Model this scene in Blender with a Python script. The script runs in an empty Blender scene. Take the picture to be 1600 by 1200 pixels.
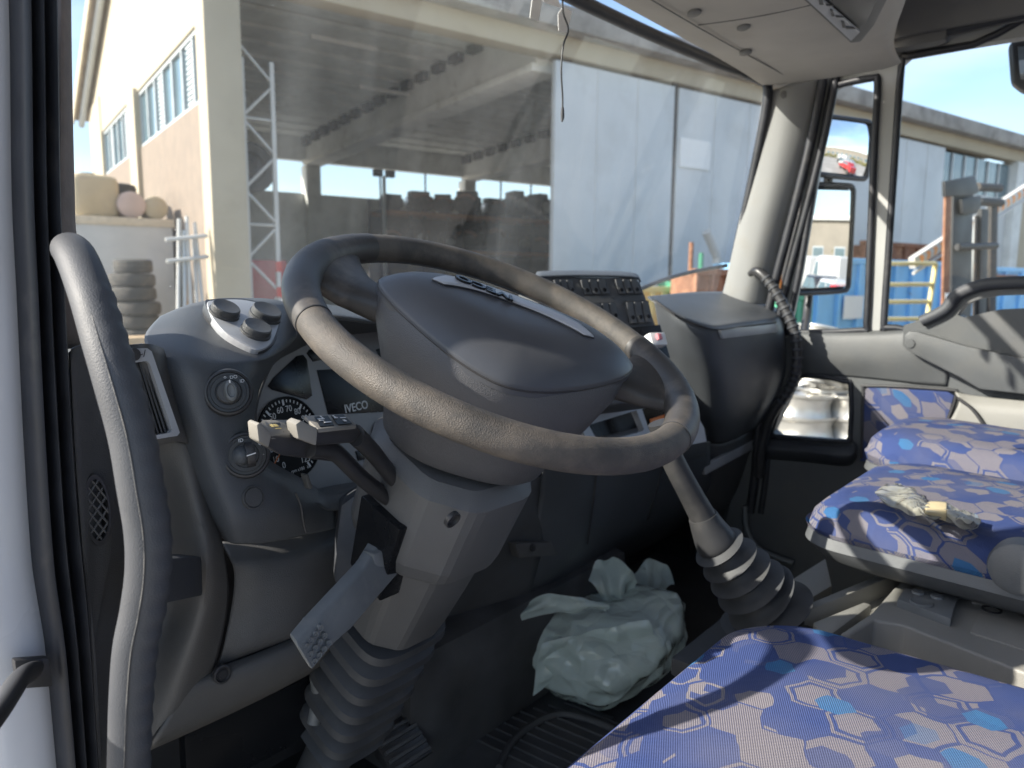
import bpy, bmesh, math, random
from mathutils import Vector, Matrix, noise
random.seed(7)
S = bpy.context.scene
COL = S.collection
rad = math.radians
V = Vector
# ------------------------------------------------------------------ camera
# metres; x = across the cab, y = forward, z = up from the eye level of the camera (yard ground is at z = -2)
GZ = -2.0
CAM = V((-1.11, 0, 0))
YAW, PITCH, ROLL, FPX = rad(50), rad(8.06), rad(0.5), 1160.0
_f = V((math.sin(YAW) * math.cos(PITCH), math.cos(YAW) * math.cos(PITCH), -math.sin(PITCH)))
_r0 = V((math.cos(YAW), -math.sin(YAW), 0)); _u0 = _r0.cross(_f)
_r = _r0 * math.cos(ROLL) + _u0 * math.sin(ROLL); _u = -_r0 * math.sin(ROLL) + _u0 * math.cos(ROLL)
cd = bpy.data.cameras.new('camera'); cam = bpy.data.objects.new('camera', cd); COL.objects.link(cam)
cam.matrix_world = Matrix(((_r.x, _u.x, -_f.x, CAM.x), (_r.y, _u.y, -_f.y, CAM.y), (_r.z, _u.z, -_f.z, CAM.z), (0, 0, 0, 1)))
cd.sensor_width = 36; cd.lens = 36 * FPX / 1600; cd.clip_start = 0.02; cd.clip_end = 3000
cd.dof.use_dof = True; cd.dof.focus_distance = 0.74; cd.dof.aperture_fstop = 7.5
S.camera = cam
# ------------------------------------------------------------------ sky, sun, exposure
SUN_AZ, SUN_EL = rad(-55), rad(31)
w = bpy.data.worlds.new('World'); S.world = w; w.use_nodes = True
nt = w.node_tree; nt.nodes.clear()
sky = nt.nodes.new('ShaderNodeTexSky'); sky.sky_type = 'NISHITA'; sky.sun_disc = False
sky.sun_elevation = SUN_EL; sky.sun_rotation = SUN_AZ; sky.air_density = 1.0; sky.dust_density = 1.2; sky.ozone_density = 1.5
bg = nt.nodes.new('ShaderNodeBackground'); bg.inputs[1].default_value = 0.097
wo = nt.nodes.new('ShaderNodeOutputWorld')
# thin high streaks of cloud over the whole sky
tc = nt.nodes.new('ShaderNodeTexCoord'); mp = nt.nodes.new('ShaderNodeMapping'); mp.inputs['Scale'].default_value = (1.2, 1.2, 6)
nz = nt.nodes.new('ShaderNodeTexNoise'); nz.inputs['Scale'].default_value = 1.6; nz.inputs['Detail'].default_value = 6
rm = nt.nodes.new('ShaderNodeMapRange'); rm.inputs[1].default_value = 0.45; rm.inputs[2].default_value = 0.8; rm.inputs[4].default_value = 0.45
mx = nt.nodes.new('ShaderNodeMix'); mx.data_type = 'RGBA'; mx.inputs['B'].default_value = (6.2, 6.6, 7.2, 1)
L = nt.links.new
L(tc.outputs['Generated'], mp.inputs[0]); L(mp.outputs[0], nz.inputs[0]); L(nz.outputs[0], rm.inputs[0]); L(rm.outputs[0], mx.inputs[0])
L(sky.outputs[0], mx.inputs['A']); L(mx.outputs['Result'], bg.inputs[0]); L(bg.outputs[0], wo.inputs[0])
sd = bpy.data.lights.new('sun', 'SUN'); sd.energy = 3.5; sd.angle = rad(0.53); sd.color = (1, 0.93, 0.82)
so = bpy.data.objects.new('sun', sd); COL.objects.link(so)
SUND = V((math.sin(SUN_AZ) * math.cos(SUN_EL), math.cos(SUN_AZ) * math.cos(SUN_EL), math.sin(SUN_EL)))
so.rotation_euler = SUND.to_track_quat('Z', 'Y').to_euler(); so.location = (-20, 12, 20)
S.view_settings.view_transform = 'Standard'; S.view_settings.look = 'None'; S.view_settings.gamma = 1
S.view_settings.use_curve_mapping = False; S.view_settings.exposure = 1.6
S.render.engine = 'CYCLES'; S.cycles.use_denoising = True; S.cycles.max_bounces = 10; S.cycles.transparent_max_bounces = 24
S.cycles.diffuse_bounces = 5; S.cycles.sample_clamp_indirect = 6; S.cycles.caustics_reflective = False; S.cycles.caustics_refractive = False

# ------------------------------------------------------------------ sight-line helpers: where a line of sight meets a real plane
def ray(px, py): return _f + _r * ((px - 800) / FPX) + _u * ((600 - py) / FPX)
def fx(px, py, x): d = ray(px, py); return CAM + d * ((x - CAM.x) / d.x)
def fy(px, py, y): d = ray(px, py); return CAM + d * (y / d.y)
def fz(px, py, z): d = ray(px, py); return CAM + d * (z / d.z)
def pl(px, py, o, n): d = ray(px, py); return CAM + d * ((o - CAM).dot(n) / d.dot(n))
# yard axes: bu along the front of the hangar, bw into its depth
BU = V((math.sin(rad(104.5)), math.cos(rad(104.5)), 0)); BW = V((math.sin(rad(14.5)), math.cos(rad(14.5)), 0))
CB = V((CAM.x, CAM.y, 0))
def bp(u, v, z): return CB + BU * u + BW * v + V((0, 0, z))
def bvp(px, py, v): return pl(px, py, bp(0, v, 0), BW)

# ------------------------------------------------------------------ materials
MATS = {}
def nodes(m): m.use_nodes = True; return m.node_tree.nodes, m.node_tree.links.new
def mat(name, col, rough=0.5, var=0.12, vs=8.0, bump=0.0, bs=400.0, btype='noise', metal=0.0, col2=None, c2lo=0.5, c2hi=0.7, c2s=12.0, spec=0.5, coat=0.0, trans=0.0):
    """a surface with slight colour variation, an optional second colour in worn or dirty patches, and grain"""
    if name in MATS: return MATS[name]
    m = bpy.data.materials.new(name); n, l = nodes(m); b = n['Principled BSDF']
    t = n.new('ShaderNodeTexCoord')
    a = n.new('ShaderNodeTexNoise'); a.inputs['Scale'].default_value = vs; a.inputs['Detail'].default_value = 6; l(t.outputs['Object'], a.inputs[0])
    r = n.new('ShaderNodeMapRange'); r.inputs[1].default_value = .3; r.inputs[2].default_value = .7; r.inputs[3].default_value = 1 - var; r.inputs[4].default_value = 1 + var; l(a.outputs[0], r.inputs[0])
    mu = n.new('ShaderNodeMix'); mu.data_type = 'RGBA'; mu.blend_type = 'MULTIPLY'; mu.inputs[0].default_value = 1; mu.inputs['A'].default_value = (*col, 1)
    l(r.outputs[0], mu.inputs['B']); out = mu.outputs['Result']
    if col2:
        c = n.new('ShaderNodeTexNoise'); c.inputs['Scale'].default_value = c2s; c.inputs['Detail'].default_value = 9; c.inputs['Roughness'].default_value = .65; l(t.outputs['Object'], c.inputs[0])
        q = n.new('ShaderNodeMapRange'); q.inputs[1].default_value = c2lo; q.inputs[2].default_value = c2hi; l(c.outputs[0], q.inputs[0])
        k = n.new('ShaderNodeMix'); k.data_type = 'RGBA'; l(q.outputs[0], k.inputs[0]); l(out, k.inputs['A']); k.inputs['B'].default_value = (*col2, 1); out = k.outputs['Result']
    l(out, b.inputs['Base Color'])
    rr = n.new('ShaderNodeMapRange'); rr.inputs[1].default_value = .3; rr.inputs[2].default_value = .7; rr.inputs[3].default_value = max(.03, rough - .08); rr.inputs[4].default_value = min(1, rough + .08)
    l(a.outputs[0], rr.inputs[0]); l(rr.outputs[0], b.inputs['Roughness'])
    b.inputs['Metallic'].default_value = metal; b.inputs['Specular IOR Level'].default_value = spec
    b.inputs['Coat Weight'].default_value = coat; b.inputs['Transmission Weight'].default_value = trans
    if bump:
        if btype == 'noise':
            g = n.new('ShaderNodeTexNoise'); g.inputs['Detail'].default_value = 3; go = g.outputs[0]
        else:
            g = n.new('ShaderNodeTexVoronoi'); go = g.outputs['Distance']
        g.inputs['Scale'].default_value = bs; l(t.outputs['Object'], g.inputs[0])
        bb = n.new('ShaderNodeBump'); bb.inputs['Strength'].default_value = bump; bb.inputs['Distance'].default_value = .0008 if bs > 100 else .01
        l(go, bb.inputs['Height']); l(bb.outputs[0], b.inputs['Normal'])
    MATS[name] = m; return m

def glass(name, tint, dust=0.02, fres=1.45, dustcol=(.7, .68, .62)):
    m = bpy.data.materials.new(name); n, l = nodes(m); n.remove(n['Principled BSDF']); o = n['Material Output']
    tr = n.new('ShaderNodeBsdfTransparent'); tr.inputs[0].default_value = (*tint, 1)
    gl = n.new('ShaderNodeBsdfGlossy'); gl.inputs['Roughness'].default_value = .0
    fr = n.new('ShaderNodeFresnel'); fr.inputs[0].default_value = fres
    m1 = n.new('ShaderNodeMixShader'); l(fr.outputs[0], m1.inputs[0]); l(tr.outputs[0], m1.inputs[1]); l(gl.outputs[0], m1.inputs[2])
    out = m1.outputs[0]
    if dust:
        t = n.new('ShaderNodeTexCoord'); a = n.new('ShaderNodeTexNoise'); a.inputs['Scale'].default_value = 5; a.inputs['Detail'].default_value = 10; a.inputs['Roughness'].default_value = .7; l(t.outputs['Object'], a.inputs[0])
        r = n.new('ShaderNodeMapRange'); r.inputs[1].default_value = .35; r.inputs[2].default_value = .8; r.inputs[3].default_value = dust * .5; r.inputs[4].default_value = dust * 2; l(a.outputs[0], r.inputs[0])
        v = n.new('ShaderNodeTexVoronoi'); v.inputs['Scale'].default_value = 34; l(t.outputs['Object'], v.inputs[0])
        sp = n.new('ShaderNodeMapRange'); sp.inputs[1].default_value = .05; sp.inputs[2].default_value = .02; sp.inputs[3].default_value = 0; sp.inputs[4].default_value = .25; l(v.outputs['Distance'], sp.inputs[0])
        mps = n.new('ShaderNodeMapping'); mps.inputs['Rotation'].default_value = (0, .55, 0); mps.inputs['Scale'].default_value = (9, 1, .7); l(t.outputs['Object'], mps.inputs[0])  # diagonal smears added to the dust, standing in for streak reflections
        sm = n.new('ShaderNodeTexNoise'); sm.inputs['Scale'].default_value = 1.3; sm.inputs['Detail'].default_value = 4; l(mps.outputs[0], sm.inputs[0])
        sr = n.new('ShaderNodeMapRange'); sr.inputs[1].default_value = .52; sr.inputs[2].default_value = .72; sr.inputs[3].default_value = 0; sr.inputs[4].default_value = dust * 1.3; l(sm.outputs[0], sr.inputs[0])
        a0 = n.new('ShaderNodeMath'); l(r.outputs[0], a0.inputs[0]); l(sr.outputs[0], a0.inputs[1])
        ad = n.new('ShaderNodeMath'); l(a0.outputs[0], ad.inputs[0]); l(sp.outputs[0], ad.inputs[1])
        di = n.new('ShaderNodeBsdfTranslucent'); di.inputs[0].default_value = (*dustcol, 1); df = n.new('ShaderNodeBsdfDiffuse'); df.inputs[0].default_value = (*dustcol, 1)
        dm = n.new('ShaderNodeMixShader'); l(di.outputs[0], dm.inputs[1]); l(df.outputs[0], dm.inputs[2])
        m2 = n.new('ShaderNodeMixShader'); l(ad.outputs[0], m2.inputs[0]); l(out, m2.inputs[1]); l(dm.outputs[0], m2.inputs[2]); out = m2.outputs[0]
    l(out, o.inputs[0]); return m

def fabric(name):
    """blue seat cloth: grey and blue hexagons, bright blue spots, outline rings, coarse two-tone weave"""
    m = bpy.data.materials.new(name); n, l = nodes(m); b = n['Principled BSDF']; b.inputs['Roughness'].default_value = .9; b.inputs['Specular IOR Level'].default_value = .15
    t = n.new('ShaderNodeTexCoord')
    def vm(op, a, b_=None, c_=None):
        k = n.new('ShaderNodeVectorMath'); k.operation = op
        for i_, x in enumerate((a, b_, c_)):
            if x is None: continue
            if isinstance(x, tuple): k.inputs[i_].default_value = x
            else: l(x, k.inputs[i_])
        return k
    def ramp(sock, lo, hi, a=0., c=1.):
        r = n.new('ShaderNodeMapRange'); r.inputs[1].default_value = lo; r.inputs[2].default_value = hi; r.inputs[3].default_value = a; r.inputs[4].default_value = c; l(sock, r.inputs[0]); return r.outputs[0]
    def mix(f, a, c):
        k = n.new('ShaderNodeMix'); k.data_type = 'RGBA'
        l(f, k.inputs[0])
        for s, x in (('A', a), ('B', c)):
            if isinstance(x, tuple): k.inputs[s].default_value = (*x, 1)
            else: l(x, k.inputs[s])
        return k.outputs['Result']
    def math_(op, a, c):
        k = n.new('ShaderNodeMath'); k.operation = op
        for i, x in enumerate((a, c)):
            if isinstance(x, (int, float)): k.inputs[i].default_value = x
            else: l(x, k.inputs[i])
        return k.outputs[0]
    GREY, BLUE, DARK, CYAN, PALE = (.225, .208, .220), (.050, .077, .205), (.020, .032, .110), (.050, .165, .34), (.072, .094, .205)
    # cloth coordinates: u across, v along the seat, sides folded down
    s0 = n.new('ShaderNodeSeparateXYZ'); l(t.outputs['Object'], s0.inputs[0])
    cu = n.new('ShaderNodeCombineXYZ'); l(math_('ADD', s0.outputs[0], math_('MULTIPLY', s0.outputs[2], .75)), cu.inputs[0]); l(math_('ADD', s0.outputs[1], math_('MULTIPLY', s0.outputs[2], -.6)), cu.inputs[1])
    wn = n.new('ShaderNodeTexNoise'); wn.inputs['Scale'].default_value = 26; wn.inputs['Detail'].default_value = 1; l(cu.outputs[0], wn.inputs[0])
    wob = vm('MULTIPLY_ADD', wn.outputs[1], (.016, .016, 0), cu.outputs[0]).outputs[0]
    def hexl(size, off):
        p = vm('ADD', vm('SCALE', wob).outputs[0], off); sc = p.inputs[0].links[0].from_node; sc.inputs[3].default_value = 1 / size; p = p.outputs[0]
        S_ = (1.0, 1.7320508, 1.0); H_ = (.5, .8660254, .5)
        a = vm('SUBTRACT', vm('MODULO', vm('ADD', p, (100., 173.20508, 0)).outputs[0], S_).outputs[0], H_).outputs[0]
        b2 = vm('SUBTRACT', vm('MODULO', vm('ADD', p, (100.5, 174.0711, 0)).outputs[0], S_).outputs[0], H_).outputs[0]
        def flat(x): return vm('MULTIPLY', x, (1, 1, 0)).outputs[0]
        a, b2 = flat(a), flat(b2)
        la, lb = vm('LENGTH', a).outputs['Value'], vm('LENGTH', b2).outputs['Value']
        near = math_('LESS_THAN', la, lb)
        mxv = n.new('ShaderNodeMix'); mxv.data_type = 'VECTOR'; l(near, mxv.inputs[0]); l(b2, mxv.inputs['A']); l(a, mxv.inputs['B']); g = mxv.outputs['Result']
        idv = vm('SNAP', vm('ADD', vm('SUBTRACT', flat(p), g).outputs[0], (.05, .05, .0)).outputs[0], (.1, .1, 1.)).outputs[0]
        wnz = n.new('ShaderNodeTexWhiteNoise'); wnz.noise_dimensions = '3D'; l(idv, wnz.inputs[0]); sc2 = n.new('ShaderNodeSeparateColor'); l(wnz.outputs['Color'], sc2.inputs[0])
        ab = n.new('ShaderNodeSeparateXYZ'); l(vm('ABSOLUTE', g).outputs[0], ab.inputs[0])
        d = math_('MAXIMUM', ab.outputs[0], math_('ADD', math_('MULTIPLY', ab.outputs[0], .5), math_('MULTIPLY', ab.outputs[1], .8660254)))
        return d, sc2.outputs
    d1, c1 = hexl(.052, (.0, .0, 0)); d2, c2 = hexl(.033, (.31, .17, 0)); d3, c3 = hexl(.040, (.12, .43, 0))
    isgrey = ramp(c1[0], .52, .53); base = mix(isgrey, GREY, BLUE)
    isgrey = math_('SUBTRACT', 1., isgrey)
    base = mix(ramp(c2[0], .80, .81), base, PALE); base = mix(ramp(c2[1], .84, .85), base, GREY); base = mix(ramp(c3[1], .88, .89), base, BLUE)
    ring = math_('MULTIPLY', ramp(d1, .33, .335), math_('SUBTRACT', 1., ramp(d1, .40, .405)))
    base = mix(math_('MULTIPLY', ring, math_('MULTIPLY', ramp(c1[1], .62, .63), isgrey)), base, BLUE)
    base = mix(math_('MULTIPLY', ring, math_('MULTIPLY', ramp(c1[1], .90, .91), math_('SUBTRACT', 1., isgrey))), base, GREY)
    base = mix(math_('MULTIPLY', ramp(d1, .462, .466), ramp(c1[2], .35, .36)), base, BLUE)
    spot = math_('MULTIPLY', ramp(c3[0], .86, .87), math_('SUBTRACT', 1., ramp(d3, .36, .37)))
    base = mix(spot, base, CYAN)
    # weave
    wm = n.new('ShaderNodeMapping'); wm.inputs['Rotation'].default_value = (0.2, .1, .35); l(t.outputs['Object'], wm.inputs[0])
    sx = n.new('ShaderNodeSeparateXYZ'); l(wm.outputs[0], sx.inputs[0])
    f_ = 2 * math.pi / .0028
    a1 = math_('SINE', math_('MULTIPLY', sx.outputs[0], f_), 0.); a2 = math_('SINE', math_('MULTIPLY', math_('ADD', sx.outputs[1], sx.outputs[2]), f_), 0.)
    wv = math_('MULTIPLY', a1, a2); wf = ramp(wv, -.2, .35, 0., .72)
    gmask = ramp(isgrey, 0, 1, .62, 1.0)
    base = mix(math_('MULTIPLY', wf, gmask), base, DARK)
    gn = n.new('ShaderNodeTexNoise'); gn.inputs['Scale'].default_value = 7; gn.inputs['Detail'].default_value = 8; l(t.outputs['Object'], gn.inputs[0])
    base = mix(ramp(gn.outputs[0], .45, .8, 0., .35), base, (.20, .185, .175))   # greyish soiling
    l(base, b.inputs['Base Color'])
    bu = n.new('ShaderNodeBump'); bu.inputs['Strength'].default_value = .5; bu.inputs['Distance'].default_value = .0008; l(wv, bu.inputs['Height']); l(bu.outputs[0], b.inputs['Normal'])
    return m

M_DASH = mat('dash_plastic', (.078, .085, .094), .46, .18, 6, .35, 900, 'voronoi', col2=(.095, .095, .095), c2lo=.52, c2hi=.85, c2s=5)
M_DARK = mat('dark_plastic', (.078, .080, .083), .55, .2, 7, .3, 900, 'voronoi', col2=(.06, .056, .05), c2lo=.5, c2hi=.9, c2s=6)
M_TRIM = mat('side_trim_plastic', (.100, .099, .096), .5, .15, 7, .3, 800, 'voronoi', col2=(.12, .11, .10), c2lo=.5, c2hi=.85, c2s=6)
M_BLACK = mat('black_plastic', (.036, .036, .038), .38, .3, 9, .15, 700)
M_RUBBER = mat('seal_rubber', (.022, .024, .030), .5, .25, 20, .2, 500, col2=(.07, .066, .064), c2lo=.55, c2hi=.8, c2s=18)
M_MAT = mat('floor_rubber', (.060, .060, .062), .7, .4, 9, .4, 250, col2=(.075, .068, .06), c2lo=.55, c2hi=.85, c2s=7)
M_LEATHER = mat('worn_leather_rim', (.060, .055, .050), .58, .25, 14, .55, 1000, 'voronoi', col2=(.135, .115, .094), c2lo=.42, c2hi=.74, c2s=30)
M_RIM = mat('smooth_rim_foam', (.045, .042, .040), .5, .2, 14, .3, 700, col2=(.15, .13, .11), c2lo=.48, c2hi=.8, c2s=22)
M_HUB = mat('hub_grain', (.080, .081, .086), .5, .12, 10, .45, 900, 'voronoi')
M_PAD = mat('pad_plastic', (.064, .068, .077), .40, .15, 9, .12, 1100, 'voronoi', col2=(.08, .08, .085), c2lo=.55, c2hi=.9, c2s=14)
M_SILVER = mat('silver_paint', (.40, .41, .43), .36, .1, 10, .08, 900, metal=.1)
M_CLUSTER = mat('cluster_grey', (.31, .315, .325), .5, .1, 10)
M_GREYPL = mat('grey_lever_plastic', (.15, .16, .165), .45, .12, 12, .3, 700, col2=(.22, .22, .21), c2lo=.55, c2hi=.8, c2s=20)
M_STALKCAP = mat('stalk_cap_grey', (.21, .20, .18), .55, .12, 30, .2, 700)
M_HANDLE = mat('handle_plastic', (.054, .058, .066), .56, .12, 9, .25, 900, 'voronoi', col2=(.12, .12, .12), c2lo=.55, c2hi=.9, c2s=10)
M_COLUMN = mat('column_plastic', (.100, .101, .102), .5, .12, 9, .25, 900, 'voronoi', col2=(.10, .10, .098), c2lo=.55, c2hi=.9, c2s=10)
M_GEAR = mat('gear_plastic', (.038, .038, .040), .48, .15, 12, .2, 600, col2=(.085, .08, .076), c2lo=.5, c2hi=.8, c2s=16)
M_BELLOW = mat('bellows_rubber', (.048, .050, .054), .58, .2, 20, .2, 500, col2=(.10, .098, .095), c2lo=.52, c2hi=.85, c2s=14)
M_LINER = mat('headliner', (.50, .47, .42), .85, .12, 5, .35, 260, col2=(.40, .36, .30), c2lo=.5, c2hi=.85, c2s=4)
M_LINER2 = mat('rail_trim_grey', (.15, .15, .145), .6, .1, 6, .2, 500)
M_PILLAR = mat('pillar_cloth', (.27, .275, .27), .85, .08, 7, .4, 380, col2=(.26, .255, .235), c2lo=.5, c2hi=.8, c2s=14)
M_BROWNCLOTH = mat('brown_pillar_cloth', (.22, .19, .175), .9, .15, 40, .5, 420)
M_WHITE = mat('white_cab_paint', (.70, .71, .74), .3, .05, 3, coat=.4, col2=(.50, .45, .36), c2lo=.62, c2hi=.8, c2s=7)
M_CONSOLE = mat('console_plastic', (.245, .24, .22), .48, .1, 7, .35, 800, 'voronoi', col2=(.21, .205, .185), c2lo=.5, c2hi=.85, c2s=7)
M_SEATB = mat('seat_base_grey', (.115, .12, .125), .5, .1, 7, .3, 800, 'voronoi')
M_DOOR = mat('door_trim', (.088, .093, .096), .5, .12, 6, .3, 800, 'voronoi', col2=(.12, .118, .11), c2lo=.5, c2hi=.85, c2s=5)
M_DOORFR = mat('door_frame_grey', (.33, .335, .325), .5, .08, 6)
M_FABRIC = fabric('blue_seat_fabric')
M_WS = glass('windscreen_glass', (.94, .97, .975), .045, dustcol=(.62, .67, .70))
M_WIN = glass('side_glass', (.95, .965, .97), .0012, fres=1.17)
M_MIRROR = mat('mirror_glass', (.86, .88, .9), .0, 0, 5, metal=1.0)
MATS['mirror_glass'].node_tree.nodes['Principled BSDF'].inputs['Roughness'].default_value = .01
for _l in list(MATS['mirror_glass'].node_tree.links):
    if _l.to_socket.name == 'Roughness': MATS['mirror_glass'].node_tree.links.remove(_l)
M_PRINT = mat('white_print', (.75, .75, .75), .5, .02)
M_GOLD = mat('gold_print', (.62, .50, .20), .5, .05)
M_ORANGE = mat('orange_print', (.8, .22, .04), .5, .05)
M_PAPER = mat('paper', (.80, .80, .78), .7, .04, 30)
M_METAL = mat('bare_metal', (.42, .41, .40), .38, .15, 30, metal=.9)
M_DIALF = mat('dial_face', (.008, .008, .009), .6, .05, spec=.15)
M_SCREEN = mat('dark_display', (.010, .011, .013), .30, .1, spec=.25)

# ------------------------------------------------------------------ objects
def tag(o, label=None, cat=None, group=None, kind=None):
    if label: o['label'] = label
    if cat: o['category'] = cat
    if group: o['group'] = group
    if kind: o['kind'] = kind
    return o
def thing(name, label, cat, loc, group=None, kind=None):
    o = bpy.data.objects.new(name, None); COL.objects.link(o); o.location = loc; o.empty_display_size = .05
    return tag(o, label, cat, group, kind)
ORG = {}
def origin(o):
    if o in ORG: return ORG[o]
    return V(o.location)
def link(name, data, m, parent=None):
    o = bpy.data.objects.new(name, data); COL.objects.link(o)
    if m is not None: data.materials.append(m)
    if parent is not None:
        o.parent = parent
        p = parent; off = V((0, 0, 0))
        while p is not None: off += V(p.location); p = p.parent
        if data is not None and hasattr(data, 'transform'): data.transform(Matrix.Translation(-off))
    return o
def fin(name, bm, m, parent=None, smooth=38, recalc=True):
    if recalc: bmesh.ops.recalc_face_normals(bm, faces=bm.faces)
    me = bpy.data.meshes.new(name); bm.to_mesh(me); bm.free()
    if smooth:
        me.shade_smooth(); me.set_sharp_from_angle(angle=rad(smooth))
    return link(name, me, m, parent)
def rebase(o):
    """put the origin of a single-mesh thing at the base of its mesh"""
    vs = [v.co for v in o.data.vertices]
    lo = V((min(v[i] for v in vs) for i in range(3))); hi = V((max(v[i] for v in vs) for i in range(3)))
    b = V(((lo.x + hi.x) / 2, (lo.y + hi.y) / 2, lo.z)); o.data.transform(Matrix.Translation(-b)); o.location = o.location + b
    return o
def cr(p, n, closed=False):
    """Catmull-Rom through points p, n steps per span"""
    out = []; k = len(p)
    for i in range(k if closed else k - 1):
        a, b, c, d = (p[(i - 1) % k], p[i], p[(i + 1) % k], p[(i + 2) % k]) if closed else (p[max(i - 1, 0)], p[i], p[i + 1], p[min(i + 2, k - 1)])
        for j in range(n):
            t = j / n
            out.append(0.5 * ((2 * b) + (c - a) * t + (2 * a - 5 * b + 4 * c - d) * t * t + (3 * b - a - 3 * c + d) * t ** 3))
    if not closed: out.append(p[-1].copy() if hasattr(p[-1], 'copy') else p[-1])
    return out
def bm_grid(bm, g, cu=False, cv=False):
    vs = [[bm.verts.new(p) for p in r] for r in g]
    R, Cn = len(vs), len(vs[0])
    for i in range(R if cu else R - 1):
        for j in range(Cn if cv else Cn - 1):
            q = [vs[i][j], vs[i][(j + 1) % Cn], vs[(i + 1) % R][(j + 1) % Cn], vs[(i + 1) % R][j]]
            try: bm.faces.new(q)
            except ValueError: pass
    return vs
def patch(name, rows, m, parent=None, sub=5, thick=.004, smooth=50, off=-1):
    rows = [cr([V(p) for p in r], sub) for r in rows]
    cols = [cr(list(c), sub) for c in zip(*rows)]
    g = [list(r) for r in zip(*cols)]
    bm = bmesh.new(); bm_grid(bm, g)
    # make the front face the camera side
    bm.faces.ensure_lookup_table(); bm.normal_update()
    tot = sum(f.normal.dot(CAM - f.calc_center_median()) for f in bm.faces)
    if tot < 0: bmesh.ops.reverse_faces(bm, faces=bm.faces)
    o = fin(name, bm, m, parent, smooth, recalc=False)
    if thick:
        s = o.modifiers.new('s', 'SOLIDIFY'); s.thickness = thick; s.offset = off
    return o
def loft(name, rings, m, parent=None, caps=True, smooth=38, sub=0):
    if sub: rings = [list(r) for r in zip(*[cr([V(x) for x in c], sub) for c in zip(*rings)])]
    bm = bmesh.new(); vs = bm_grid(bm, rings, cv=True)
    if caps: bm.faces.new(vs[0]); bm.faces.new(vs[-1][::-1])
    return fin(name, bm, m, parent, smooth)
def frames(P, closed=False):
    n = len(P); T = []
    for i in range(n):
        a = P[(i - 1) % n] if closed or i else P[0]; b = P[(i + 1) % n] if closed or i < n - 1 else P[-1]
        T.append((b - a).normalized())
    u = T[0].orthogonal().normalized(); out = []
    for t in T:
        u = (u - t * u.dot(t)).normalized(); out.append((t, u, t.cross(u)))
    return out
def bm_tube(bm, P, r, seg=14, closed=False, flat=None, up=None, cap=True):
    """r: number or list; flat: ratio of the second radius; up: direction the first radius keeps to"""
    F = frames(P, closed); rings = []
    for i, p in enumerate(P):
        t, u, v = F[i]
        if up is not None:
            v = (up - t * up.dot(t)).normalized(); u = v.cross(t)
        ri = r[i] if isinstance(r, (list, tuple)) else r
        rings.append([p + u * (math.cos(a) * ri) + v * (math.sin(a) * ri * (flat or 1)) for a in [2 * math.pi * k / seg for k in range(seg)]])
    vs = bm_grid(bm, rings, cu=closed, cv=True)
    if cap and not closed: bm.faces.new(vs[0]); bm.faces.new(vs[-1][::-1])
def tube(name, pts, r, m, parent=None, seg=14, sub=6, closed=False, flat=None, up=None, smooth=60):
    pts = [V(p) for p in pts]
    P = cr(pts, sub, closed) if sub > 1 else pts
    if isinstance(r, (list, tuple)): r = [x for x in (cr(list(r), sub, closed) if sub > 1 else r)]
    bm = bmesh.new(); bm_tube(bm, P, r, seg, closed, flat, up); return fin(name, bm, m, parent, smooth)
def bm_slab(bm, pts, d, bevel=0.0, seg=2):
    pts = [V(p) for p in pts]
    a = [bm.verts.new(p) for p in pts]; b = [bm.verts.new(p + d) for p in pts]; n = len(a)
    fs = [bm.faces.new(a), bm.faces.new(b[::-1])] + [bm.faces.new((a[i], b[i], b[(i + 1) % n], a[(i + 1) % n])) for i in range(n)]
    bmesh.ops.recalc_face_normals(bm, faces=fs)
    if bevel:
        es = {e for f in fs for e in f.edges}
        bmesh.ops.bevel(bm, geom=list(es), offset=bevel, segments=seg, profile=.6, affect='EDGES', clamp_overlap=True)
def slab(name, pts, d, m, parent=None, bevel=.002, seg=2, smooth=38):
    bm = bmesh.new(); bm_slab(bm, pts, V(d), bevel, seg); return fin(name, bm, m, parent, smooth)
def plate(name, outer, holes, d, m, parent=None, smooth=38, off=0):
    """flat sheet with openings, given thickness d (vector)"""
    bm = bmesh.new(); es = []
    for lp in [outer] + holes:
        vs = [bm.verts.new(V(p)) for p in lp]
        es += [bm.edges.new((vs[i], vs[(i + 1) % len(vs)])) for i in range(len(vs))]
    r = bmesh.ops.triangle_fill(bm, use_beauty=True, use_dissolve=False, edges=es)
    fs = [g for g in bm.faces]
    ex = bmesh.ops.extrude_face_region(bm, geom=fs)
    bmesh.ops.translate(bm, verts=[g for g in ex['geom'] if isinstance(g, bmesh.types.BMVert)], vec=V(d))
    return fin(name, bm, m, parent, smooth)
def bm_box(bm, c, size, R=None, bevel=0.0, seg=2):
    c = V(c); s = V(size) / 2
    pts = [V((x * s.x, y * s.y, z * s.z)) for z in (-1, 1) for x, y in ((-1, -1), (1, -1), (1, 1), (-1, 1))]
    if R is not None: pts = [R @ p for p in pts]
    v = [bm.verts.new(c + p) for p in pts]
    fs = [bm.faces.new([v[i] for i in q]) for q in ((3, 2, 1, 0), (4, 5, 6, 7), (0, 1, 5, 4), (1, 2, 6, 5), (2, 3, 7, 6), (3, 0, 4, 7))]
    if bevel: bmesh.ops.bevel(bm, geom=list({e for f in fs for e in f.edges}), offset=bevel, segments=seg, profile=.6, affect='EDGES', clamp_overlap=True)
def box(name, c, size, m, parent=None, R=None, bevel=.003, smooth=38):
    bm = bmesh.new(); bm_box(bm, c, size, R, bevel); return fin(name, bm, m, parent, smooth)
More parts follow.
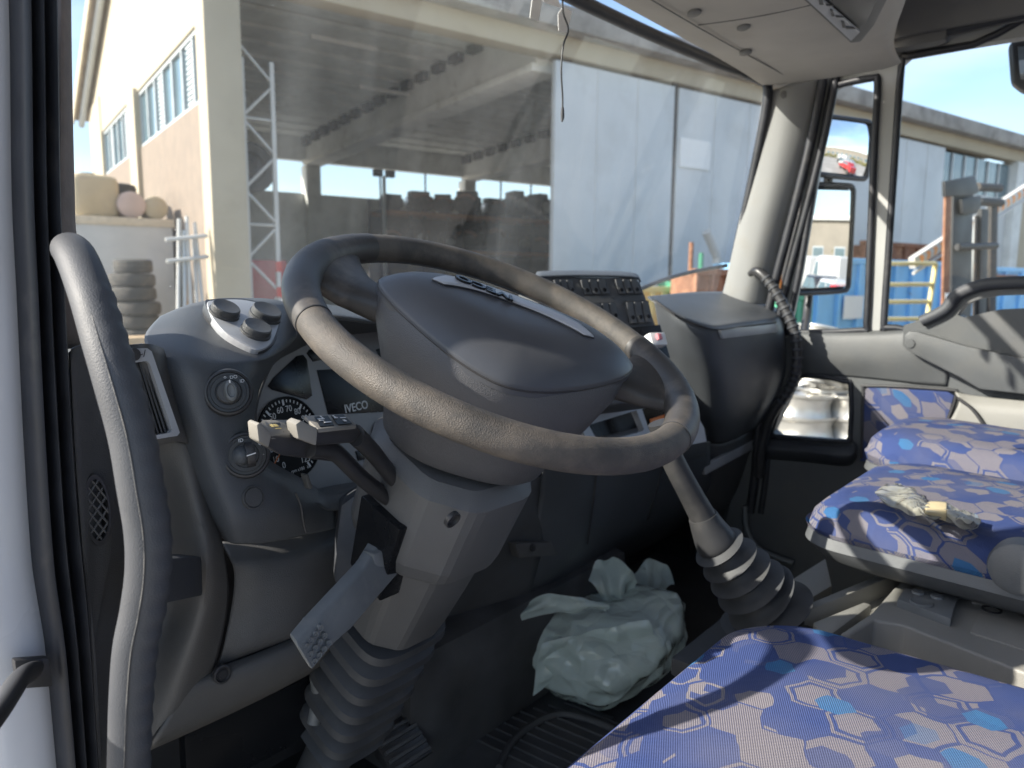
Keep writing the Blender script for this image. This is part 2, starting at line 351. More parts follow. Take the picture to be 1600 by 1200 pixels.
def lathe(name, o, axis, prof, m, parent=None, seg=32, smooth=38, e1=None, sx=1.0):
    axis = V(axis).normalized(); u = (V(e1) if e1 is not None else axis.orthogonal()); u = (u - axis * u.dot(axis)).normalized(); v = axis.cross(u)
    rings = [[V(o) + axis * h + u * (math.cos(a) * r * sx) + v * (math.sin(a) * r) for a in [2 * math.pi * k / seg for k in range(seg)]] for r, h in prof]
    bm = bmesh.new(); vs = bm_grid(bm, rings, cv=True)
    if prof[0][0] > 1e-5: bm.faces.new(vs[0])
    if prof[-1][0] > 1e-5: bm.faces.new(vs[-1][::-1])
    bmesh.ops.remove_doubles(bm, verts=bm.verts, dist=1e-6)
    return fin(name, bm, m, parent, smooth)
def rotm(e1, e2): n = e1.cross(e2); return Matrix((e1, e2, n)).transposed()
def text(name, s, o, e1, e2, size, m, parent, depth=.0004, align='CENTER', bold=0.0, sx=1.0):
    cu = bpy.data.curves.new(name, 'FONT'); cu.body = s; cu.size = size; cu.extrude = depth; cu.align_x = align; cu.align_y = 'CENTER'; cu.offset = bold
    t = bpy.data.objects.new('tmp_text', cu); COL.objects.link(t)
    me = bpy.data.meshes.new_from_object(t.evaluated_get(bpy.context.evaluated_depsgraph_get()))
    bpy.data.objects.remove(t); bpy.data.curves.remove(cu); me.name = name
    n = e1.cross(e2).normalized()
    Mx = Matrix(((e1.x * sx, e2.x, n.x, o.x), (e1.y * sx, e2.y, n.y, o.y), (e1.z * sx, e2.z, n.z, o.z), (0, 0, 0, 1)))
    me.transform(Mx); me.materials.clear()
    return link(name, me, m, parent)
def children(o): return [c for c in bpy.data.objects if c.parent == o]
def dup(root, kids, loc, label, group=None, rz=None, scale=None):
    """copy a thing together with its parts and sub-parts"""
    r = root.copy(); COL.objects.link(r); r.location = loc
    if rz is not None: r.rotation_euler.z = rz
    if scale: r.scale = scale
    r['label'] = label
    if group: r['group'] = group
    def rec(src, dst):
        for c in kids.get(src, ()):
            d = c.copy(); COL.objects.link(d); d.parent = dst; rec(c, d)
    rec(root, r); return r
def family(root):
    k = {}
    def rec(o):
        k[o] = children(o)
        for c in k[o]: rec(c)
    rec(root); return k

# ================================================================== THE CAB SHELL
FLOOR = -0.86
cab = thing('truck_cab', 'white truck cab shell with beige headliner, pale pillars and dusty windscreen', 'truck cab', (0, 0, FLOOR))
box('floor_pan', (0, .15, FLOOR - .03), (1.94, 2.3, .06), M_MAT, cab)
box('roof_panel', (0, -.17, .80), (2.06, 2.06, .05), M_WHITE, cab, bevel=.02)
box('roof_lining', (0, -.22, .745), (1.9, 1.5, .03), M_LINER, cab, bevel=.01)
# back wall of the cab behind the seats, with a window opening
plate('rear_panel', [(-.98, -1.1, FLOOR), (.98, -1.1, FLOOR), (.98, -1.1, .77), (-.98, -1.1, .77)], [[(-.6, -1.1, .0), (-.6, -1.1, .5), (.6, -1.1, .5), (.6, -1.1, .0)]], (0, -.05, 0), M_LINER2, cab)
box('front_bulkhead', (0, 1.13, -.575), (1.9, .05, .75), M_BLACK, cab)
box('cowl', (0, 1.07, -.215), (1.8, .18, .03), M_BLACK, cab)
for s_ in (-1, 1): box('kick_panel', (s_ * .955, .96, -.52), (.05, .36, .74), M_BLACK, cab)
slab('left_pillar', [(-.97, .768, .76), (-.97, .80, .76), (-.97, .93, -.2), (-.97, .768, -.2)], (.075, 0, 0), M_WHITE, cab, .006)
box('engine_tunnel', (.0, .98, -.74), (.7, .26, .25), M_MAT, cab, bevel=.05)
# overhead shelf above the windscreen: rises from the glass edge to a rounded lip
HX = (-.86, -.5, 0., .45, .70, .84)
rows = [[V((x, .80 - .03 * 0 - .012 * (1 - (x / .86) ** 2) * 0, .512 - .012 * (abs(x) / .86) ** 4)) for x in HX],
        [V((x, .735, .498 - .004 * (x > .8))) for x in HX],
        [V((x, .60, .492)) for x in HX],
        [V((x, .48, .498)) for x in HX],
        [V((x, .40 + .10 * max(0, x - .5) / .35, .525 + .03 * max(0, x - .5))) for x in HX],
        [V((x, .385 + .12 * max(0, x - .5) / .35, .60)) for x in HX],
        [V((x, .42 + .12 * max(0, x - .5) / .35, .735)) for x in HX]]
patch('overhead_shelf', rows, M_LINER, cab, sub=6, thick=.006)
box('shelf_end', (.895, .60, .64), (.05, .42, .20), M_LINER2, cab, bevel=.02)
# seam lines and little clips on the underside of the shelf
for (x0, y0, x1, y1) in ((-.2, .715, .80, .715), (.30, .715, .33, .46)):
    tube('shelf_seam', [(x0, y0, .4955 if y0 > .65 else .494), ((x0 + x1) / 2, (y0 + y1) / 2, .4915), (x1, y1, .4975)], .0013, M_LINER2, cab, seg=6, sub=4)
for px, py in ((1085, 20), (1165, 82), (1162, 42)):
    p = fz(px, py, .4925); lathe('shelf_clip', p, (0, 0, -1), [(.012, -.002), (.012, .002), (.009, .004), (0, .004)], M_LINER2, cab, seg=16, sx=1.6)
# stowage slot with a silver bracket in the overhead shelf
O_ = fz(1310, 30, .493); SN = V((0, -.25, -1)).normalized()
def sl(px, py, k=0.0): return pl(px, py, O_ + SN * k, SN)
fr_ = slab('slot_surround', [sl(1240, -14), sl(1329, 68), sl(1345, 66), sl(1366, 40), sl(1394, -14)], -SN * .02, M_LINER2, cab, .004)
fr2 = slab('slot_recess', [sl(1262, -14, .003), sl(1331, 52, .003), sl(1354, 36, .003), sl(1376, -14, .003)], -SN * .02, M_BLACK, fr_, .002)
br = slab('slot_bracket', [sl(1252, -12, .006), sl(1329, 60, .006), sl(1343, 46, .006), sl(1276, -12, .006)], SN * .006, M_SILVER, fr_, .002)
for (a, b, c, d) in ((1278, -6, 1284, 6), (1290, 6, 1300, 8), (1297, 14, 1301, 24), (1305, 24, 1316, 26), (1314, 32, 1319, 42), (1320, 41, 1334, 44)):
    slab('slot_notch', [sl(a, b, .0125), sl(c, b + 1, .0125), sl(c + 3, d, .0125), sl(a + 2, d, .0125)], SN * .002, M_BLACK, fr_, 0)
# windscreen: slightly bowed forward, raked
WR = []
for k, z in enumerate((.515, .38, .2, .0, -.12, -.20)):
    yy = .80 + (.515 - z) * .205
    WR.append([V((x, yy + .055 * (1 - (x / .86) ** 2), z)) for x in (-.865, -.6, -.3, 0, .3, .6, .865)])
ws = patch('windscreen', WR, M_WS, cab, sub=6, thick=0)
edge = [WR[0][0], WR[0][1], WR[0][2], WR[0][3], WR[0][4], WR[0][5], fy(1184, 124, .815), fx(1200, 144, .853), fx(1182, 250, .868), fx(1156, 370, .880), fx(1136, 455, .892), V((.87, .95, -.14))]
tube('windscreen_seal', edge, .013, M_RUBBER, cab, seg=10, sub=5, flat=1.0)
for q in ([(832, -4), (848, -2), (842, 33), (828, 28)], [(846, -6), (872, -4), (876, 12), (850, 4)], [(872, 22), (880, 10), (894, 18), (886, 52), (873, 48)]):
    slab('paper_sticker', [fy(a, b, .842) for a, b in q], (0, .0008, 0), M_PAPER, ws, 0)
# passenger side pillar trim, its coat hook and the outer black seal
PT = [(1210, 140), (1197, 215), (1174, 330), (1149, 440), (1140, 475)]
PR = [(1282, 118), (1262, 215), (1232, 330), (1204, 440), (1196, 475)]
rows = []
for (a, b), (c, d) in zip(PT, PR):
    p0 = fx(a, b, .862); p1 = fx(c, d, .915); md = (p0 + p1) / 2 + V((-.016, -.012, 0))
    rows.append([p0 + V((.004, .03, 0)), p0, p0.lerp(p1, .33) + V((-.012, -.01, 0)), p0.lerp(p1, .7) + V((-.012, -.006, 0)), p1, p1 + V((.03, -.004, 0))])
pil = patch('pillar_trim', rows, M_PILLAR, cab, sub=6, thick=.004)
p = fx(1226, 148, .868); lathe('pillar_plug', p, (-1, -.5, 0), [(.011, 0), (.011, .003), (.008, .005), (0, .005)], M_LINER2, pil, seg=18)
box('pillar_head', (.86, .775, .545), (.14, .12, .07), M_LINER2, cab, bevel=.02)
sealR = [fx(1288, 112, .905), fx(1268, 215, .905), fx(1240, 330, .905), fx(1210, 445, .905), fx(1196, 520, .905), fx(1188, 620, .905), fx(1180, 740, .905), fx(1172, 800, .905)]
tube('door_seal', sealR, .012, M_RUBBER, cab, seg=12, sub=5)
tube('door_seal', [p + V((.012, -.028, 0)) for p in sealR], .010, M_RUBBER, cab, seg=12, sub=5)
tube('door_seal', [fx(1282, 118, .90), fx(1345, 92, .895), fx(1420, 62, .89), fx(1520, 40, .885), fx(1640, 14, .88)], .012, M_RUBBER, cab, seg=12, sub=5)
patch('roof_rail_trim', [[fx(a, b, .86) for a, b in ((1330, 96), (1400, 62), (1500, 42), (1640, 16))], [fx(a, b, .84) for a, b in ((1345, 62), (1405, 30), (1500, 8), (1640, -20))], [fx(a, b, .80) for a, b in ((1360, 30), (1410, 0), (1500, -30), (1640, -60))]], M_LINER2, cab, sub=5, thick=.006)
# driver side: white door jamb, triple rubber seal, brown cloth strip of the pillar
JY = .71
JE = [(20, -60), (23, 60), (26, 300), (33, 450), (45, 700), (59, 900), (76, 1000), (98, 1230)]
SE = [(90, -60), (92, 60), (96, 300), (100, 400), (108, 560), (124, 800), (139, 950), (157, 1230)]
def resample(pts, n=40):
    c = cr([V((a, b, 0)) for a, b in pts], 8); out = []
    for i in range(n):
        y = pts[0][1] + (pts[-1][1] - pts[0][1]) * i / (n - 1)
        for a, b in zip(c, c[1:]):
            if a.y <= y <= b.y + 1e-6: out.append((a.x + (b.x - a.x) * (y - a.y) / max(1e-6, b.y - a.y), y)); break
    return out
J, Q = resample(JE, 24), resample(SE, 24)
rows = []
for (a, b), (c, d) in zip(J, Q):
    pj = fy(a, b, JY)
    rows.append([pj + V((-.065, .16, 0)), pj + V((-.06, .03, 0)), pj + V((-.050, .004, 0)), pj + V((-.012, .004, 0)), pj + V((.012, .022, 0))])
jamb = patch('door_jamb', rows, M_WHITE, cab, sub=4, thick=.01)
rows = []
for (a, b), (c, d) in zip(J, Q):
    pj = fy(a, b, JY); ps = fy(c, d, JY + .004); r = []
    for t, dy in ((-.02, .02), (0, .004), (.06, -.012), (.22, -.016), (.30, -.004), (.36, .008), (.42, -.006), (.52, -.014), (.62, -.004), (.68, .008), (.74, -.002), (.86, -.010), (.97, 0), (1.02, .016)):
        q = pj.lerp(ps, t); r.append(V((q.x, q.y + dy, q.z)))
    rows.append(r)
patch('door_seal', rows, M_RUBBER, cab, sub=2, thick=.004, smooth=60)
plinth = slab('check_plate', [fy(a, b, JY - .018) for a, b in ((22, 1032), (78, 1028), (84, 1074), (28, 1078))], (0, .01, 0), M_BLACK, cab, .003)
tube('check_strap', [fy(52, 1050, JY - .02), fy(30, 1062, JY - .06), fy(5, 1100, JY - .12), fy(-30, 1150, JY - .17)], [.010, .013, .013, .012], M_BLACK, plinth, seg=12, sub=5, flat=.6)
patch('pillar_cloth_strip', [[fy(a, b, y) for a, b, y in ((88, yy, .756), (98 + k * .0, yy, .752), (110 + k, yy, .766), (113 + k, yy, .80))] for yy, k in ((-60, -2), (60, -1), (180, 1), (300, 4), (360, 6), (400, 14), (470, 18), (545, 22))], M_BROWNCLOTH, cab, sub=4, thick=.006)
# lower door opening: sill and step edge under the driver's side
box('door_sill', (-.965, .1, FLOOR - .02), (.08, 1.1, .10), M_WHITE, cab, bevel=.02)
# side walls behind the door openings
box('rear_pillar', (-.97, -.75, -.05), (.07, .68, 1.64), M_LINER2, cab, bevel=.02)
box('rear_pillar', (.97, -.75, -.05), (.07, .68, 1.64), M_LINER2, cab, bevel=.02)
# sun-facing wiper arm outside at the foot of the windscreen
tube('wiper_arm', [fy(1000, 452, 1.02), fy(1040, 436, 1.02), fy(1085, 424, 1.02), fy(1135, 415, 1.00)], .006, M_BLACK, cab, seg=8, sub=4)

# cable hanging from the header
cab_ = [fy(879, -6, .70), fy(880, 20, .70), fy(888, 46, .70), fy(880, 72, .70), fy(877, 110, .70), fy(879, 150, .70), fy(879, 172, .70)]
cable = thing('hanging_cable', 'thin black cable with a plug hanging in front of the windscreen', 'cable', cab_[-1])
tube('wire', cab_, .0014, M_BLACK, cable, seg=8, sub=6)
tube('plug', [fy(879, 168, .70), fy(879, 178, .70), fy(879, 184, .70), fy(878, 190, .70)], [.0022, .0028, .0026, .0014], M_BLACK, cable, seg=10, sub=2)

# ================================================================== PASSENGER DOOR
DX = .925
door = thing('passenger_door', 'closed grey passenger door with quarter light, low window and blue cloth panel', 'truck door', (DX, .35, FLOOR))
def D(px, py, k=0.0): return fx(px, py, DX - k)
OUT = V((.035, 0, 0))
quarter = [(1299, 140), (1312, 132), (1362, 122), (1371, 132), (1366, 230), (1360, 370), (1354, 505), (1346, 516), (1240, 519), (1232, 510), (1250, 420), (1272, 290)]
mainw = [(1409, 98), (1420, 88), (1520, 70), (1680, 44), (1690, 520), (1400, 512), (1384, 512), (1381, 506), (1388, 400), (1398, 250)]
lowin = [(1246, 590), (1318, 596), (1329, 604), (1328, 678), (1318, 690), (1216, 682), (1206, 674)]
plate('window_frame', [D(*a) for a in ((1296, 118), (1345, 96), (1420, 66), (1520, 46), (1700, 16), (1700, 560), (1500, 545), (1205, 545), (1215, 470), (1252, 320), (1280, 180))], [[D(*a) for a in quarter], [D(*a) for a in mainw]], OUT, M_DOORFR, door)
plate('lower_panel', [D(*a, .012) for a in ((1190, 545), (1240, 522), (1400, 518), (1700, 524), (1700, 1250), (1060, 1250), (1120, 880), (1160, 700))], [[D(*a, .012) for a in lowin]], OUT * 1.2, M_DOOR, door)
for nm, q in (('quarter_pane', quarter), ('window_pane', mainw), ('lower_pane', lowin)):
    slab(nm, [D(*a) + V((.02, 0, 0)) for a in q], (.004, 0, 0), M_WIN, door, 0)
    tube('window_seal', [D(*a, .004 if nm != 'lower_pane' else .014) for a in q], .0085 if nm != 'lower_pane' else .006, M_RUBBER, door, seg=10, sub=4, closed=True)
# ledge below the low window, and a moulded line further down
patch('window_ledge', [[D(1196, 684, .02), D(1260, 692, .02), D(1322, 696, .02), D(1334, 690, .02)], [D(1192, 700, .05), D(1260, 706, .05), D(1322, 712, .05), D(1336, 704, .05)], [D(1190, 716, .018), D(1260, 722, .018), D(1322, 728, .018), D(1338, 716, .018)]], M_HANDLE, door, sub=5)
# sill and shoulder of the trim
patch('sill_trim', [[D(1236, 516, 0), D(1320, 518, 0), D(1400, 514, 0), D(1420, 508, 0), D(1470, 482, 0)],
                    [D(1238, 524, .022), D(1320, 526, .022), D(1400, 524, .022), D(1425, 518, .022), D(1478, 494, .022)],
                    [D(1240, 556, .028), D(1320, 560, .028), D(1400, 560, .028), D(1430, 556, .03), D(1480, 540, .03)],
                    [D(1242, 584, .014), D(1320, 588, .014), D(1400, 596, .014), D(1430, 600, .014), D(1480, 604, .014)]], M_DOOR, door, sub=6)
# loop pull: a hump with an opening that rises over the sill
plate('door_pull', [D(*a, .035) for a in ((1412, 508), (1440, 500), (1468, 484), (1484, 466), (1512, 449), (1545, 441), (1600, 438), (1700, 440), (1700, 620), (1600, 612), (1520, 600), (1440, 562), (1410, 540))],
      [[D(*a, .035) for a in ((1496, 492), (1506, 478), (1526, 468), (1560, 462), (1690, 458), (1690, 478), (1560, 484), (1506, 496))]], (.05, 0, 0), M_DOOR, door)
tube('pull_rim', [D(*a, .04) for a in ((1440, 502), (1476, 484), (1494, 462), (1524, 448), (1560, 442), (1640, 440))], .014, M_HANDLE, door, seg=12, sub=6)
# flat arm (window strut cover) sweeping down to the rear
arm = slab('arm_cover', [D(*a, .062) for a in ((1412, 524), (1420, 518), (1432, 518), (1510, 541), (1600, 560), (1700, 578), (1700, 640), (1600, 616), (1530, 608), (1500, 590), (1424, 552), (1413, 544))], (.022, 0, 0), M_DOOR, door, .005)
lathe('arm_rivet', D(1422, 537, .063), (-1, 0, 0), [(.011, 0), (.010, .002), (0, .0025)], M_DOOR, arm, seg=18)
# blue cloth insert and the map pocket behind it
slab('cloth_insert', [D(*a, .016) for a in ((1350, 612), (1358, 603), (1480, 610), (1492, 618), (1478, 664), (1460, 720), (1345, 720))], (-.008, 0, 0), M_FABRIC, door, .004)
tube('insert_piping', [D(*a, .024) for a in ((1346, 716), (1349, 614), (1358, 603), (1480, 609), (1494, 618), (1478, 664))], .004, M_BLACK, door, seg=8, sub=4)
patch('map_pocket', [[D(1492, 612, .03), D(1540, 620, .03), D(1700, 632, .03)], [D(1498, 630, .05), D(1540, 640, .05), D(1700, 650, .05)], [D(1478, 668, .055), D(1540, 676, .055), D(1700, 690, .055)]], M_CONSOLE, door, sub=5)
tube('pocket_edge', [D(1496, 622, .055), D(1520, 640, .058), D(1540, 668, .06)], .004, M_BLACK, door, seg=8, sub=4)
tube('step_trim', [D(1164, 790, .03), D(1168, 830, .03), D(1190, 860, .03), D(1240, 880, .03)], .008, M_GREYPL, door, seg=10, sub=5)

# ribbed grab handle on the passenger pillar
hp = [fx(1172, 428, .86), fx(1184, 424, .845), fx(1205, 445, .84), fx(1228, 485, .835), fx(1243, 525, .83), fx(1244, 575, .83), fx(1232, 610, .835), fx(1205, 650, .84), fx(1190, 700, .85), fx(1186, 745, .86)]
gh = thing('grab_handle', 'black ribbed grab handle curving down the passenger pillar beside the glovebox', 'grab handle', hp[-1], 'grab handles on the pillars')
tube('handle_bar', hp, [.008, .012, .013, .013, .013, .013, .013, .013, .013, .012], M_BLACK, gh, seg=12, sub=8)
P = cr(hp, 12)
for i in range(20, 78, 3):
    lathe('grip_rib', P[i], P[i + 1] - P[i - 1], [(.0125, -.004), (.0155, -.002), (.0155, .002), (.0125, .004)], M_HANDLE, gh, seg=12)

# ================================================================== LEFT GRAB HANDLE (driver's pillar)
hl = [(104, 386, .700), (118, 400, .63), (142, 460, .585), (163, 530, .558), (184, 600, .540), (206, 680, .528), (220, 760, .521), (231, 830, .518), (232, 890, .518), (224, 950, .520), (212, 1010, .523), (206, 1080, .525), (203, 1150, .525), (200, 1260, .525)]
HPT = [fy(*a) for a in hl]
gl = thing('grab_handle', 'long dark grey grab handle on the open driver doorway beside the dashboard', 'grab handle', HPT[-1], 'grab handles on the pillars')
HPc = cr(HPT, 14); n_ = len(HPc)
def handle_mesh():
    bm = bmesh.new(); F = frames(HPc); rings = []; side = _r
    s = 0.0
    for i, p in enumerate(HPc):
        if i: s += (p - HPc[i - 1]).length
        t = F[i][0]; a = (side - t * side.dot(t)).normalized(); b = t.cross(a)
        R = .0142 + .0012 * math.sin(i / n_ * math.pi); R *= min(1, .55 + i / 16)
        ring = []
        for k in range(24):
            an = 2 * math.pi * k / 24; rr = R
            if math.cos(an) > .5 and 26 < i < n_ - 8: rr += .0007 * math.sin(s * 2 * math.pi / .0165) * (math.cos(an) - .5) * 2
            ring.append(p + a * (math.cos(an) * rr) + b * (math.sin(an) * rr * .95))
        rings.append(ring)
    vs = bm_grid(bm, rings, cv=True); bm.faces.new(vs[0]); bm.faces.new(vs[-1][::-1])
    return fin('handle_bar', bm, M_HANDLE, gl, 60)
handle_mesh()
# moulding line along the bar, and the stub that joins it to the trim
tube('mould_line', [p - _f * .0146 + _r * .004 for p in HPT[1:]], .0006, M_TRIM, gl, seg=6, sub=6)
slab('handle_stub', [fy(a, b, .545 + (a - 246) / 72 * .155) for a, b in ((246, 872), (316, 869), (318, 932), (246, 948))], (-.014, .026, 0), M_HANDLE, gl, .005)

# ================================================================== DASHBOARD
dash = thing('dashboard', 'dark grey truck dashboard with instrument cluster, rocker switches and glovebox', 'dashboard', (0, .9, FLOOR))
def G(rows): return [[fy(*c) for c in r] for r in rows]
patch('dash_top', [[(x, .985 + .04 * (1 - (x / .86) ** 2), -.15) for x in (-.86, -.5, 0, .5, .86)], [(x, .96, -.128) for x in (-.86, -.5, 0, .5, .86)], [(x, .915, -.128) for x in (-.86, -.5, 0, .5, .86)], [(x, .90, -.17) for x in (-.86, -.5, 0, .5, .86)]], M_DASH, dash, sub=6)
patch('driver_fascia', G([
    [(250, 494, .86), (300, 474, .865), (360, 466, .865), (430, 468, .865), (476, 486, .87)],
    [(226, 525, .80), (285, 530, .765), (355, 548, .748), (425, 546, .752), (462, 528, .80)],
    [(236, 565, .765), (290, 570, .728), (340, 574, .722), (400, 572, .732), (428, 568, .785)],
    [(255, 620, .755), (300, 622, .72), (345, 625, .714), (385, 622, .722), (403, 620, .775)],
    [(280, 690, .75), (318, 690, .715), (355, 698, .71), (390, 703, .72), (405, 703, .77)],
    [(305, 760, .75), (340, 765, .712), (385, 768, .706), (440, 755, .715), (488, 757, .76)],
    [(330, 815, .75), (360, 815, .712), (410, 810, .706), (465, 798, .712), (522, 788, .745)],
    [(343, 838, .765), (368, 850, .728), (425, 847, .722), (478, 836, .728), (524, 826, .745)]]), M_DASH, dash, sub=6)
# instrument cluster on its own tilted plane
NC = V((.19, -.95, .22)).normalized(); OC = fy(510, 640, .845)
C1 = V((0, 0, 1)).cross(-NC) * 1.0; C1 = (C1 - NC * C1.dot(NC)).normalized(); C1 = -C1 if C1.x < 0 else C1; C2 = NC.cross(C1)
C2 = C2 if C2.z > 0 else -C2
def CL(px, py, k=0.0): return pl(px, py, OC + NC * k, NC)
patch('cluster_hood', G([
    [(440, 466, .90), (500, 474, .91), (580, 486, .92), (700, 506, .92)],
    [(468, 482, .82), (520, 487, .80), (585, 497, .79), (700, 515, .79)],
    [(474, 496, .80), (524, 498, .782), (588, 507, .775), (700, 522, .775)]]), M_DASH, dash, sub=6)
lipL = [(406, 712, .772), (402, 640, .776), (428, 568, .785), (463, 528, .80), (476, 498, .80), (524, 498, .782), (588, 507, .775), (700, 522, .775)]
recL = [(407, 715), (398, 642), (424, 574), (462, 548), (492, 535), (540, 524), (620, 517), (720, 516)]
patch('cluster_recess', [[fy(*a) for a in lipL], [fy(*a).lerp(CL(*b), .5) for a, b in zip(lipL, recL)], [CL(*b) for b in recL]], M_DARK, dash, sub=5)
lip2 = [(405, 705, .772), (446, 764, .758), (490, 764, .757), (524, 770, .745), (620, 750, .745)]; rec2 = [(404, 700), (436, 752), (484, 764), (524, 758), (620, 742)]
patch('cluster_sill', [[CL(*b) for b in rec2], [fy(*a) for a in lip2], G([[(412, 735, .74), (450, 780, .728), (495, 786, .728), (526, 798, .735), (620, 780, .735)]])[0]], M_DASH, dash, sub=5)
tube('fascia_seam', [fy(a, b, .7065) for a, b in ((462, 770), (470, 790), (474, 815), (478, 832))], .0012, M_BLACK, dash, seg=6, sub=4)
slab('fascia_mark', [fy(a, b, .705) for a, b in ((477, 742), (482, 741), (489, 762), (484, 765))], (0, .01, 0), M_TRIM, dash, .001)
clus = slab('instrument_cluster', [CL(*a) for a in ((390, 650), (396, 600), (420, 565), (470, 538), (540, 518), (640, 510), (720, 560), (720, 720), (600, 760), (480, 775), (420, 760))], -NC * .01, M_CLUSTER, dash, .002)
slab('warning_window', [CL(*a, .0015) for a in ((419, 603), (428, 590), (464, 556), (474, 554), (480, 562), (488, 618), (480, 624), (426, 609))], -NC * .002, M_SCREEN, clus, .0006)
slab('warning_window', [CL(*a, .0015) for a in ((480, 552), (484, 546), (520, 540), (524, 558), (490, 565))], -NC * .002, M_SCREEN, clus, .0006)
slab('warning_window', [CL(*a, .0015) for a in ((588, 546), (606, 540), (640, 540), (640, 560), (596, 562))], -NC * .002, M_SCREEN, clus, .0006)
disp = slab('display', [CL(*a, .0015) for a in ((496, 578), (640, 570), (660, 640), (514, 648))], -NC * .002, M_SCREEN, clus, .0006)
cw = CL(557, 636, .002); text('maker_lettering', 'IVECO', cw, C1, C2, (CL(557, 628, .002) - CL(557, 645, .002)).length * 1.05, M_PRINT, clus, depth=.0002, bold=.00025, sx=1.05)
def dial(px, py, top, nums, start, end, big):
    c = CL(px, py, .001); R = (CL(px, top, .001) - c).length
    d = lathe('dial', c, NC, [(R, 0), (R, .003), (R * .96, .003), (R * .95, .001), (0, .001)], M_DIALF, clus, seg=40)
    n = 41 if big else 13
    for i in range(n):
        a = rad(start + (end - start) * i / (n - 1)); dr = C1 * math.cos(a) + C2 * math.sin(a); tg = dr.cross(NC)
        l = R * (.14 if i % 5 == 0 else .07); ro = R * .93; q = c + NC * .0012; wd = R * (.014 if i % 5 else .028)
        slab('scale_tick', [q + dr * ro + tg * wd, q + dr * ro - tg * wd, q + dr * (ro - l) - tg * wd, q + dr * (ro - l) + tg * wd], NC * .0004, M_PRINT, clus, 0)
    for i, s in enumerate(nums):
        a = rad(start + (end - start) * i / (len(nums) - 1)); dr = C1 * math.cos(a) + C2 * math.sin(a)
        text('scale_number', s, c + dr * R * .70 + NC * .0013, C1, C2, R * (.21 if big else .3), M_PRINT, clus, depth=.0001)
    return d, c, R
d_, c_, R_ = dial(452, 684, 620, ['0', '10', '20', '30', '40', '50', '60', '70', '80', '90', '100', '110', '120', '125'], 240, -60, True)
for k, (dx, dy) in enumerate(((.28, .30), (-.05, .34), (.45, .22))):
    lathe('warning_lamp', c_ + C1 * R_ * dx + C2 * R_ * dy + NC * .0012, NC, [(R_ * .05, 0), (R_ * .05, .0004), (0, .0004)], M_ORANGE, d_, seg=12)
slab('needle', [c_ + NC * .003 + C1 * R_ * a + C2 * R_ * b for a, b in ((-.10, -.02), (-.66, -.52), (-.68, -.50), (-.02, .06))], NC * .001, M_ORANGE, d_, 0)
text('small_print', 'km/h   rpm x100   km', c_ - C2 * R_ * .80 + NC * .0015, C1, C2, R_ * .11, M_PRINT, d_, depth=.0001)
d2, c2, R2 = dial(600, 684, 655, ['0', '5', '10'], 200, 20, False)
slab('gauge_window', [CL(*a, .0015) for a in ((556, 705), (578, 702), (582, 716), (560, 720))], -NC * .002, M_SCREEN, clus, .0005)
# shield shaped plate with three push buttons
A_, B_, C_ = fy(330, 472, .832), fy(436, 480, .832), fy(398, 543, .752)
NP = (B_ - A_).cross(C_ - A_).normalized(); NP = NP if NP.dot(CAM - A_) > 0 else -NP; OP = A_ + NP * .003
def PP(px, py, k=0.0): return pl(px, py, OP + NP * k, NP)
shp = [V((a, b, 0)) for a, b in ((324, 474), (334, 469), (380, 468), (424, 480), (436, 492), (434, 512), (424, 535), (408, 546), (392, 544), (356, 522), (334, 498))]
shp = [(p.x, p.y) for p in cr(shp, 4, True)]
ctr = PP(384, 505)
slab('button_recess', [PP(*a, .0) + (PP(*a) - ctr) * .06 for a in shp], -NP * .012, M_BLACK, dash, .001)
bpl = slab('button_plate', [PP(*a, .0025) for a in shp], -NP * .010, M_SILVER, dash, .0015)
for px, py in ((350, 490), (414, 494), (399, 520)):
    bc = PP(px, py, .0025); rr = (PP(px + 19, py, .0025) - bc).length
    k = lathe('push_button', bc, NP, [(rr * 1.08, 0), (rr * 1.08, .003), (rr, .0035), (rr, .009), (rr * .92, .0105), (rr * .5, .0095), (0, .009)], M_DARK, bpl, seg=28)
# headlamp switch, level wheel, blank plug
def knob_base(px, py, y, rpx):
    c = fy(px, py, y); n = V((-.40, -.89, .22)).normalized(); r = (pl(px + rpx, py, c, n) - c).length * .93
    e1 = V((1, 0, 0)); e1 = (e1 - n * e1.dot(n)).normalized(); e2 = n.cross(e1); e2 = e2 if e2.z > 0 else -e2
    b = lathe('switch_bezel', c, n, [(r * 1.12, -.012), (r * 1.12, .0), (r * 1.05, .003), (r * .96, .0035), (r * .92, .001), (r * .80, .001), (r * .78, .0025), (r * .60, .0025), (r * .58, .001), (0, .001)], M_BLACK, dash, seg=40)
    return b, c, n, e1, e2, r
b, c, n, e1, e2, r = knob_base(357, 613, .708, 38)
k = lathe('rotary_knob', c, n, [(r * .56, 0), (r * .54, .006), (r * .50, .008), (0, .008)], M_DARK, b, seg=28)
grip = loft('knob_grip', [[c + n * h + e1 * (math.cos(a) * r * .30 * s + r * .05) + e2 * (math.sin(a) * r * .52 * s) for a in [2 * math.pi * j / 24 for j in range(24)]] for h, s in ((.006, 1.0), (.014, .98), (.018, .90), (.019, .75), (.019, .6), (.0175, .5), (.017, .1))], M_GREYPL, b)
slab('knob_mark', [c + n * .0192 + e1 * a * r + e2 * q * r for a, q in ((.02, .36), (.08, .36), (.08, .50), (.02, .50))], n * .0006, M_PRINT, b, 0)
for (a, q, s) in ((-.05, .72, 'o'), (.32, .66, 'DO'), (.66, .42, 'ID')): text('switch_symbol', s, c + n * .003 + e1 * a * r + e2 * q * r, e1, e2, r * .22, M_PRINT, b, depth=.0001)
b, c, n, e1, e2, r = knob_base(384, 711, .704, 37)
